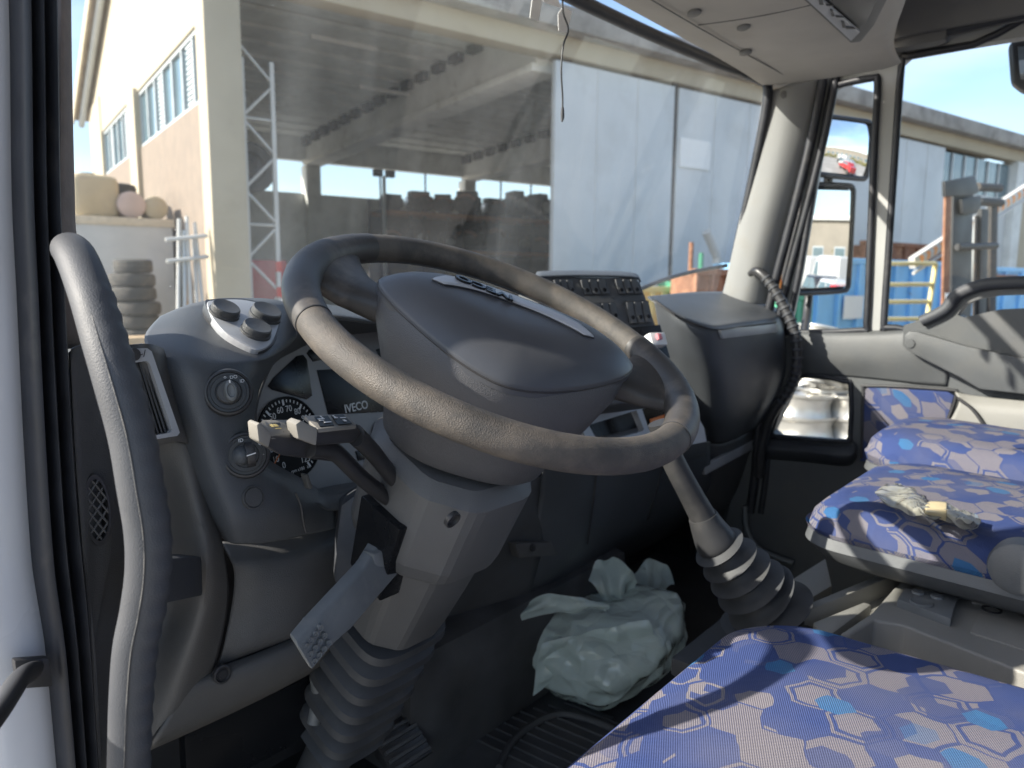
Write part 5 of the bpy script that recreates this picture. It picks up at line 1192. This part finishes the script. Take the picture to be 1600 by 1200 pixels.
bb('post', 12.55, 12.65, 25.95, 26.05, GZ, 3.75, M_WPAINT, fl)
for d in (-.42, .08): bb('lamp_head', 12.6 + d, 12.6 + d + .34, 25.9, 26.1, 3.72, 3.98, M_ENG, fl, .02)
# left yard: white container with tanks on top, tyre stack, leaning frames
ct = thing('white_container', 'plain white container with tanks and drums lying on its roof', 'container', bp(2.5, 17.8, GZ))
bb('container_body', 1.3, 3.38, 17.0, 19.4, GZ, 1.12, M_WPAINT, ct, .03); bb('top_rail', 1.27, 3.41, 16.97, 17.03, 1.0, 1.16, mat('beige_rail', (.58, .50, .38), .7), ct, .01)
def drum(name, label, cat, u, v, z, r, l, m, axis):
    t = thing(name, label, cat, bp(u, v, z)); c = bp(u, v, z + r)
    lathe('shell', c - axis * l / 2, axis, [(r * .7, 0), (r * .95, .03), (r, .08), (r, l * .33), (r * 1.03, l * .35), (r, l * .37), (r, l * .63), (r * 1.03, l * .65), (r, l * .67), (r, l - .08), (r * .95, l - .03), (r * .7, l)], m, t, seg=28)
    lathe('cap', c - axis * (l / 2) + V((0, 0, r * .4)), -axis, [(r * .16, 0), (r * .16, .05), (0, .05)], M_ENG, t, seg=14); return t
tk = thing('plastic_tank', 'large cream plastic tank on the white container', 'tank', bp(1.95, 17.6, 1.16))
loft('tank_shell', [rrect(0, 0, .46 - i, .45 - i, .16, z, 6) for z, i in ((0, .08), (.03, .02), (.12, 0), (.70, 0), (.79, .03), (.83, .10))], M_TANK, None, smooth=50)
o = bpy.data.objects['tank_shell']; o.data.transform(Matrix.Translation(bp(1.95, 17.6, 1.16) - V(tk.location))); o.parent = tk
lathe('tank_lid', bp(1.95, 17.6, 1.98), (0, 0, 1), [(.14, 0), (.14, .06), (0, .06)], M_ENG, tk, seg=18)
drum('steel_drum', 'pinkish drum lying end on beside the cream tank', 'drum', 2.66, 17.5, 1.16, .27, .8, mat('pink_drum', (.55, .42, .36), .6, .1, 3), -BW)
drum('steel_drum', 'yellowish drum lying at the wall end of the container', 'drum', 3.12, 17.5, 1.16, .24, .7, M_TANK, -BW)
drum('steel_drum', 'black barrel behind the cream tank on the container', 'drum', 2.62, 18.5, 1.16, .36, .9, M_TYRE, V((0, 0, 1)) * 1.0)
drum('steel_drum', 'black barrel at the outer end of the container roof', 'drum', 1.45, 18.3, 1.16, .33, .9, M_TYRE, V((0, 0, 1)))
tyz = GZ; tz0 = bp(2.34, 15.4, GZ)
for i in range(9):
    r = .40 if i < 8 else .33; h = .255; c = bp(2.34 + random.uniform(-.04, .04), 15.4 + random.uniform(-.04, .04), GZ + .13 + i * h)
    t = lathe('stacked_tyre', c, (random.uniform(-.03, .03), random.uniform(-.03, .03), 1), [(r * .55, -.10), (r * .85, -.125), (r * .97, -.10), (r, -.05), (r, .05), (r * .97, .10), (r * .85, .125), (r * .55, .10), (r * .52, 0), (r * .55, -.10)], M_TYRE, None, seg=36)
    tag(t, 'smaller darker tyre lying on top of the tyre stack' if i == 8 else 'dusty truck tyre, %s from the top of the stack beside the white container' % ORD[8 - i], 'tyre', 'truck tyres in the stack'); rebase(t)
fr = thing('leaning_frames', 'white metal frames and pipes leaning near the corner column', 'metal frames', bp(3.1, 14.2, GZ))
for i, (u, z1, lean) in enumerate(((2.72, 1.0, .25), (2.86, .8, .18), (3.0, 1.05, .1), (3.14, .7, .05), (3.28, .95, -.05))):
    tube('frame_bar', [bp(u, 14.0, GZ), bp(u + lean, 14.35, z1)], .035, M_WPAINT if i != 1 else M_ALU, fr, seg=8, sub=1)
for z in (.25, .62): tube('frame_bar', [bp(2.7, 14.2, z), bp(3.4, 14.2, z + .1)], .035, M_WPAINT, fr, seg=8, sub=1)
slab('plank', [bp(2.84, 13.9, GZ), bp(2.94, 13.9, GZ), bp(3.10, 14.3, .3), bp(3.0, 14.3, .3)], BW * .03, mat('plank_wood', (.40, .22, .09), .8, .2, 8), fr, 0)
cb_ = box('cardboard_box', bp(2.05, 13.6, GZ + .5), (.7, .5, 1.0), mat('cardboard', (.45, .32, .19), .9, .1, 5), None, R=RB, bevel=.01); tag(cb_, 'brown cardboard crate standing in front of the tyre stack', 'crate'); rebase(cb_)

# right yard: skips, striped boom, yellow ladder, forklift mast
def skip(label, px0, px1, v, z1, m, depth=2.0, ribs=8, name='waste_skip', group=None):
    u0, u1 = [(bvp(px, 440, v) - CB).dot(BU) for px in (px0, px1)]
    t = thing(name, label, 'skip', bp((u0 + u1) / 2, v + depth / 2, GZ), group)
    bb('skip_wall', u0, u1, v, v + .06, GZ + .15, z1, m, t); bb('skip_wall', u0, u1, v + depth - .06, v + depth, GZ + .15, z1, m, t)
    bb('skip_wall', u0, u0 + .06, v + .06, v + depth - .06, GZ + .15, z1, m, t); bb('skip_wall', u1 - .06, u1, v + .06, v + depth - .06, GZ + .15, z1, m, t)
    bb('skip_floor', u0, u1, v, v + depth, GZ + .1, GZ + .2, m, t); bb('skip_rim', u0 - .05, u1 + .05, v - .07, v + .10, z1, z1 + .12, m, t, .02)
    for i in range(ribs + 1):
        u = u0 + (u1 - u0) * i / ribs; bb('skip_rib', u - .05, u + .05, v - .08, v + .005, GZ + .1, z1, m, t, .01)
    bb('load', u0 + .1, u1 - .1, v + .1, v + depth - .1, GZ + .2, z1 - .05, M_RUST, t); return t
skip('long blue rusty skip behind the door mirrors', 1243, 1470, 8.5, .36, M_BLUE)
skip('blue skip with a rust red patch behind the forklift mast', 1482, 1680, 8.8, .30, M_BLUE)
skip('brown rusty skip piled against the tall pale door panels', 1345, 1500, 11.2, 1.0, M_RUST)
skip('green skip with a stained front seen over the dashboard', 1062, 1150, 10.5, -.02, M_GREEN, ribs=4, depth=.6)
skip('rust red skip beside the green one at the windscreen corner', 1086, 1180, 9.4, .10, M_RUST, ribs=4, depth=.6)
skip('low pale yellow skip left of the green one', 1000, 1066, 10.8, -.25, M_YEL, ribs=4, depth=.6)
skip('small orange skip seen between pillar and door mirror', 1196, 1236, 7.0, .05, M_ORP, ribs=3, depth=.5)
skip('narrow green skip below the large door mirror', 1226, 1262, 6.6, -.28, M_GREEN, ribs=2, depth=.5)
rp = bb('rust_patch', *[(bvp(px, 440, 8.7) - CB).dot(BU) for px in (1540, 1590)], 8.70, 8.715, -.15, .22, M_RUST, bpy.data.objects['waste_skip.001'])
lb = bb('paper_notice', *[(bvp(px, 440, 8.38) - CB).dot(BU) for px in (1322, 1352)], 8.385, 8.395, -.75, -.28, M_PAPER, bpy.data.objects['waste_skip'])
sg = bb('paper_sign', *[(bvp(px, 440, 14.0) - CB).dot(BU) for px in (1056, 1102)], 14.02, 14.05, 3.0, 3.75, M_PAPER, hang)
for px, a, b_ in ((1078, -.1, .75), (1094, .0, .55)):
    p = bvp(px, 440, 10.2); po = tube('marker_post', [V((p.x, p.y, GZ)), V((p.x, p.y, b_))], .05, M_RUST if a else M_GREEN, None, seg=8, sub=1); tag(po, 'thin red post standing by the green skip' if a else 'short green post standing by the rust red skip', 'post'); rebase(po)
jb = thing('crane_jib', 'small pale crane jib standing up behind the rust red skip', 'crane', bp(12.5, 12.4, GZ))
tube('jib_arm', [bvp(1122, 404, 12.4), bvp(1112, 380, 12.4), bvp(1104, 362, 12.4)], .12, M_WPAINT, jb, seg=8, sub=2); p = bvp(1122, 404, 12.4); tube('jib_mast', [V((p.x, p.y, GZ)), p], .14, M_WPAINT, jb, seg=8, sub=1)
boom = thing('striped_boom', 'long sloping boom with orange and white arrow stripes behind the forklift mast', 'boom', bvp(1435, 415, 7.2))
b0, b1 = bvp(1430, 412, 7.2), bvp(1660, 262, 7.2); ax = (b1 - b0).normalized(); upb = V((0, 0, 1)); upb = (upb - ax * ax.z).normalized()
slab('boom_beam', [b0 - upb * .10, b1 - upb * .10, b1 + upb * .12, b0 + upb * .12], BW * .12, M_WPAINT, boom, .01)
Lb = (b1 - b0).length; k = 0; x = .15
while x < Lb - .2:
    slab('boom_stripe', [b0 + ax * (x + d) + upb * e - BW * .004 for d, e in ((0, -.07), (.13, -.07), (.20, .01), (.13, .09), (0, .09), (.07, .01))], BW * .003, M_ORP, boom, 0); x += .27
tube('boom_rail', [b0 - upb * .16 - ax * .1, b1 - upb * .16], .03, M_WPAINT, boom, seg=8, sub=1)
lad = thing('yellow_ladder', 'pale yellow ladder frame at the foot of the striped boom', 'ladder', bvp(1420, 500, 7.0))
la, lb_ = [bvp(*q, 7.0) for q in ((1378, 412), (1374, 520))], [bvp(*q, 7.0) for q in ((1462, 412), (1440, 520))]
for q in (la, lb_): tube('ladder_rail', [q[0], V((q[1].x, q[1].y, GZ))], .045, M_YEL, lad, seg=8, sub=1)
for t in (.0, .30, .55, .8): tube('ladder_rung', [la[0].lerp(la[1], t), lb_[0].lerp(lb_[1], t)], .038, M_YEL, lad, seg=8, sub=1)
fk = thing('forklift_mast', 'tall grey forklift mast standing in front of the blue skips', 'forklift mast', bvp(1515, 500, 6.2))
def FK(px, py, v=6.2): return bvp(px, py, v)
def rail(px, w, top, v, nm='mast_rail', m=M_MAST, dp=.12):
    a = FK(px, top, v); u = (a - CB).dot(BU); bb(nm, u - w / 2, u + w / 2, v - dp / 2, v + dp / 2, GZ + .05, a.z, m, fk, .01)
def chan(nm, q, v, m, d=.08): return slab(nm, [FK(*a, v) for a in q], BW * d, m, fk, .006)
chan('mast_rail', ((1478, 306), (1487, 306), (1476, 800), (1464, 800)), 6.12, M_RUST, .04)
chan('mast_rail', ((1490, 296), (1521, 300), (1512, 800), (1480, 800)), 6.2, M_MAST)
chan('mast_rail', ((1534, 326), (1545, 326), (1534, 800), (1522, 800)), 6.26, M_MAST)
chan('mast_rail', ((1550, 316), (1560, 316), (1550, 800), (1539, 800)), 6.32, M_ENG)
chan('lift_chain', ((1525, 336), (1529, 336), (1518, 800), (1514, 800)), 6.3, M_ENG, .03)
for px, top in ((1526, 345), (1548, 330)):
    a = FK(px, top, 6.42); tube('hydraulic_ram', [V((a.x, a.y, GZ + .1)), a], .05, M_ALU, fk, seg=10, sub=1)
slab('mast_head', [FK(*a, 6.1) for a in ((1477, 283), (1524, 274), (1530, 300), (1520, 306), (1478, 307))], BW * .06, M_MAST, fk, .012)
slab('mast_head', [FK(*a, 6.1) for a in ((1504, 311), (1533, 305), (1534, 322), (1526, 334), (1505, 334))], BW * .06, M_MAST, fk, .012)
for px, py in ((1548, 292), (1550, 315)):
    a = FK(px - 22, py, 6.22); tube('cross_tube', [a, FK(px + 14, py + 2, 6.22)], .075, M_ENG, fk, seg=12, sub=1)
a = FK(1496, 386, 6.1); b_ = FK(1556, 384, 6.1); tube('cross_tube', [a, b_], .06, M_MAST, fk, seg=10, sub=1)
slab('mast_notice', [FK(*a, 6.06) for a in ((1477, 458), (1490, 458), (1490, 470), (1477, 470))], BW * -.004, M_PAPER, fk, 0)
slab('fork_carriage', [FK(*a, 5.9) for a in ((1484, 505), (1556, 505), (1556, 540), (1484, 540))], BW * .1, M_MAST, fk, .01)
for px in (1492, 1545):
    a = FK(px, 520, 5.9); bb('fork_tine', (a - CB).dot(BU) - .06, (a - CB).dot(BU) + .06, 4.8, 5.95, GZ + .03, GZ + .10, M_ENG, fk, .01)
# aluminium wheels stacked on the ground, seen through the low door window
def wheel_rim():
    r = .285
    t = thing('wheel_rim', '', 'wheel rim', (0, 0, 0), 'aluminium wheel rims in the pile')
    lathe('barrel', (0, 0, .11), (0, 0, 1), [(r * .98, -.11), (r * 1.03, -.10), (r * .93, -.085), (r * .88, -.04), (r * .86, .02), (r * .92, .075), (r * 1.02, .09), (r * 1.03, .11), (r * .98, .11), (r * .84, .03), (r * .80, -.03)], M_RIMALU, t, seg=32)
    lathe('disc', (0, 0, .14), (0, 0, 1), [(r * .83, -.03), (r * .70, .02), (r * .52, .03), (r * .48, .0), (r * .30, .0), (r * .29, -.04)], M_RIMALU, t, seg=32)
    for k in range(10):
        a = 2 * math.pi * k / 10; lathe('hand_hole', (math.cos(a) * r * .62, math.sin(a) * r * .62, .167), (0, 0, 1), [(.030, -.006), (.030, .001), (.024, .0015), (.022, -.004), (0, -.004)], M_ENG, t, seg=10)
    return t
wr_ = wheel_rim(); kids = family(wr_); first = True; rng = random.Random(11)
for si, (px, fd, n) in enumerate(((1212, 7.2, 5), (1250, 6.6, 5), (1292, 6.9, 6), (1330, 6.6, 5), (1270, 7.7, 7), (1318, 7.8, 7), (1225, 8.2, 7))):
    base = fz(px, 700, -1.5); d = (base - CAM); base = CAM + d * (fd / d.dot(_f))
    for i in range(n):
        p = V((base.x + rng.uniform(-.03, .03), base.y + rng.uniform(-.03, .03), GZ + i * .205))
        if first: q = wr_; q.location = p; first = False
        else: q = dup(wr_, kids, p, '')
        top = i == n - 1
        q.rotation_euler = (rng.uniform(-.06, .06) + (.35 if top and si in (2, 4) else 0), rng.uniform(-.06, .06) + (-.3 if top and si in (2,) else 0), rng.uniform(0, 6))
        if top and si in (2, 4): q.location.z += .06
        q['label'] = 'silver wheel rim, %s down in the %s stack beyond the door' % (ORD[n - 1 - i], ('outermost front', 'short front', 'tilted middle', 'short rear', 'tall middle', 'tall rear', 'farthest')[si])

# ------------------------------------------------------------------ door mirrors outside the passenger door
AZM = rad(209)
def mirror(label, name, quad, x, az, el, bulge, back=.07, m_arm=None):
    N = V((math.sin(az) * math.cos(el), math.cos(az) * math.cos(el), math.sin(el)))
    cx = sum(a for a, b in quad) / 4; cy = sum(b for a, b in quad) / 4; c = fx(cx, cy, x)
    P4 = [pl(a, b, c, N) for a, b in quad]
    t = thing(name, label, 'mirror', (P4[2] + P4[3]) / 2)
    rows = []
    for i in range(9):
        r = []
        for j in range(9):
            s, q = j / 8, i / 8; p = P4[0].lerp(P4[1], s).lerp(P4[3].lerp(P4[2], s), q)
            r.append(p + N * bulge * (1 - ((2 * s - 1) ** 2 + (2 * q - 1) ** 2) / 2))
        rows.append(r)
    patch('mirror_glass', rows, M_MIRROR, t, sub=2, thick=0, smooth=80)
    m2 = (P4[0] + P4[1] + P4[2] + P4[3]) / 4
    o_ = [m2 + (p - m2) * 1.10 for p in P4]
    rim = []
    for i in range(4):
        a, b = o_[i - 1], o_[(i + 1) % 4]; rim += [o_[i].lerp(a, .14), o_[i].lerp(a.lerp(b, .5), .05), o_[i].lerp(b, .14)]
    slab('mirror_housing', [p - N * .006 for p in rim], -N * back, M_BLACK, t, .018, 3)
    tube('mirror_rim', rim, .0085, M_BLACK, t, seg=10, sub=3, closed=True)
    return t, m2, N
t1, c1, n1 = mirror('large rectangular door mirror reflecting parked white vans', 'main_mirror', [(1256, 296), (1330, 298), (1322, 447), (1247, 451)], 1.36, rad(210.5), rad(-.7), .002)
t2, c2_, n2 = mirror('smaller wide angle mirror above the large door mirror', 'wide_mirror', [(1289, 186), (1357, 195), (1350, 276), (1280, 268)], 1.36, rad(209), rad(-3), .014)
tube('mirror_arm', [c1 - n1 * .06 + V((0, 0, .32)), c1 - n1 * .06, c1 - n1 * .06 + V((0, 0, -.25)), V((.97, .72, c1.z - .42))], .014, M_BLACK, t1, seg=10, sub=4)
tube('mirror_arm', [c2_ - n2 * .06 + V((0, 0, -.14)), c2_ - n2 * .06 + V((0, 0, .02)), c2_ - n2 * .05 + V((-.1, .0, .18)), V((.99, .70, .56))], .014, M_BLACK, t2, seg=10, sub=4)
t3 = thing('kerb_mirror', 'dark kerb view mirror hanging above the passenger door window', 'mirror', fx(1590, 138, 1.12))
slab('mirror_housing', [fx(*a, 1.12) for a in ((1577, 64), (1600, 58), (1660, 60), (1660, 150), (1600, 142), (1582, 128))], (.05, .01, 0), M_BLACK, t3, .014, 3)
patch('mirror_glass', [[fx(1590, 72, 1.115), fx(1650, 72, 1.115)], [fx(1594, 124, 1.115), fx(1650, 130, 1.115)]], M_MIRROR, t3, sub=3, thick=0)
tube('mirror_arm', [fx(1620, 60, 1.14), fx(1630, 40, 1.10), fx(1640, 20, 1.0)], .012, M_BLACK, t3, seg=8, sub=3)

# ------------------------------------------------------------------ the far side of the yard, seen in the mirrors
M_CARW = mat('car_white', (.50, .50, .49), .25, .03, 2, coat=.6); M_CARD = mat('car_dark', (.03, .032, .036), .25, .03, 2, coat=.6); M_CARR = mat('car_red', (.42, .03, .03), .25, .03, 2, coat=.6); M_CARG = mat('car_silver', (.45, .46, .47), .3, .03, 2, metal=.5, coat=.5)
def vehicle(label, cat, pos, rz, m, prof, glassq, wdt, wheels):
    t = thing('parked_' + cat, label, cat, pos)
    def L3(x, y, z): return V((x, y, z))
    slab('body', [V((x, -wdt / 2, z)) for x, z in prof], (0, wdt, 0), m, None, .12, 4); o = bpy.data.objects['body' if 'body' in bpy.data.objects else 'body']
    parts = [o]
    for q in glassq:
        for yy, d in ((-wdt / 2 - .004, .03), (wdt / 2 + .004, -.03)):
            parts.append(slab('side_window', [V((x, yy, z)) for x, z in q], (0, d, 0), M_PANE, None, 0))
    x0 = [p for p in prof]; f0, f1 = wheels[2]
    parts.append(slab('windscreen', [V((f0[0] + .02, -wdt * .42, f0[1])), V((f0[0] + .02, wdt * .42, f0[1])), V((f1[0] + .02, wdt * .36, f1[1])), V((f1[0] + .02, -wdt * .36, f1[1]))], (-.03, 0, 0), M_PANE, None, 0))
    parts.append(slab('bumper', [V((prof[0][0] - .04, -wdt * .46, .30)), V((prof[0][0] - .04, wdt * .46, .30)), V((prof[0][0] - .04, wdt * .46, .55)), V((prof[0][0] - .04, -wdt * .46, .55))], (.1, 0, 0), M_ENG, None, .02))
    for s in (-1, 1): parts.append(lathe('headlight', V((prof[0][0] - .01, s * wdt * .36, .72)), (-1, 0, 0), [(.10, 0), (.09, .03), (0, .04)], M_PAPER, None, seg=14))
    for x in wheels[:2]:
        for s in (-1, 1): parts.append(lathe('wheel', V((x, s * (wdt / 2 - .10), .33)), (0, s, 0), [(.20, -.1), (.31, -.1), (.33, -.07), (.33, .07), (.31, .11), (.20, .11), (.19, .06), (0, .07)], M_TYRE, None, seg=24))
    for p in parts: p.parent = t
    o.name = 'car_body'; t.rotation_euler.z = rz; return t
VAN = [(-2.6, .35), (2.6, .35), (2.6, 2.25), (-.9, 2.3), (-1.55, 1.95), (-2.1, 1.25), (-2.6, 1.05)]
CAR = [(-2.1, .32), (2.1, .35), (2.12, .95), (1.5, 1.05), (.95, 1.45), (-.3, 1.48), (-1.05, .98), (-2.05, .82)]
vg = [[(-1.75, 1.3), (-.9, 1.3), (-.9, 2.0), (-1.35, 1.95)]]; cg = [[(-.85, 1.0), (.25, 1.02), (.25, 1.38), (-.28, 1.38)], [(.32, 1.02), (1.25, 1.06), (.9, 1.36), (.32, 1.38)]]
MC = V((1.36, .75, 0))
def refl(az, d, z=GZ): return V((MC.x + math.sin(rad(az)) * d, MC.y + math.cos(rad(az)) * d, z))
vehicle('white delivery van parked across the yard behind the truck', 'van', refl(171, 36), rad(80), M_CARW, VAN, vg, 1.9, (-1.7, 1.6, ((-2.08, 1.28), (-1.55, 1.92))))
vehicle('second white van parked nearer in the row behind the truck', 'van', refl(167, 29), rad(72), M_CARW, VAN, vg, 1.9, (-1.7, 1.6, ((-2.08, 1.28), (-1.55, 1.92))))
vehicle('dark car parked beside the white vans behind the truck', 'car', refl(169, 22), rad(75), M_CARD, CAR, cg, 1.75, (-1.35, 1.3, ((-1.03, 1.0), (-.35, 1.42))))
vehicle('white hatchback parked behind the dark car', 'car', refl(166, 18), rad(70), M_CARW, CAR, cg, 1.75, (-1.35, 1.3, ((-1.03, 1.0), (-.35, 1.42))))
vehicle('red car parked closest behind the truck', 'car', refl(163.5, 14), rad(66), M_CARR, CAR, cg, 1.75, (-1.35, 1.3, ((-1.03, 1.0), (-.35, 1.42))))
vehicle('silver car at the far end of the parked row', 'car', refl(161.5, 25), rad(70), M_CARG, CAR, cg, 1.75, (-1.35, 1.3, ((-1.03, 1.0), (-.35, 1.42))))
off = thing('office_block', 'low beige office block with square windows across the yard', 'building', refl(166, 50))
oc = refl(166, 50); oe = V((math.cos(rad(-14)), math.sin(rad(-14)), 0)); oe = V((math.cos(rad(14)), math.sin(rad(14)), 0)).normalized(); on = V((-oe.y, oe.x, 0)); RO = rotm(oe, on)
box('walls', oc + V((0, 0, 2.6)), (46, 8, 5.2), mat('office_render', (.27, .24, .195), .9, .1, 1), off, R=RO, bevel=.05); box('roof_edge', oc + V((0, 0, 5.3)), (46.6, 8.6, .35), M_CONC, off, R=RO, bevel=.05)
for i in range(15):
    c = oc + oe * (-21 + i * 3) + on * 4.03 + V((0, 0, 2.4)); f = box('window', c, (1.5, .08, 1.4), M_ALU, off, R=RO, bevel=0); box('pane', c + on * .03, (1.3, .06, 1.2), M_PANE, f, R=RO, bevel=0)
# hedge in front of the office, one mass of leaves
bm = bmesh.new(); rng = random.Random(3)
for i in range(5200):
    c = refl(166, 40) + oe * rng.uniform(-18, 18) + on * rng.uniform(-.8, .8) + V((0, 0, 0)); c.z = GZ + abs(rng.gauss(.9, .45)) * (1 + .3 * math.sin(c.x * 1.3))
    a = V((rng.uniform(-1, 1), rng.uniform(-1, 1), rng.uniform(-1, 1))).normalized(); b_ = a.orthogonal() * .12; d = a.cross(b_).normalized() * .09
    bm.faces.new([bm.verts.new(c + q) for q in (b_, d, -b_, -d)])
hd = fin('hedge', bm, mat('hedge_leaf', (.12, .14, .03), .7, .4, 1.5, col2=(.30, .26, .04), c2lo=.45, c2hi=.6, c2s=1.2), None, 0); tag(hd, 'yellow green hedge along the front of the office block', 'hedge', kind='stuff')
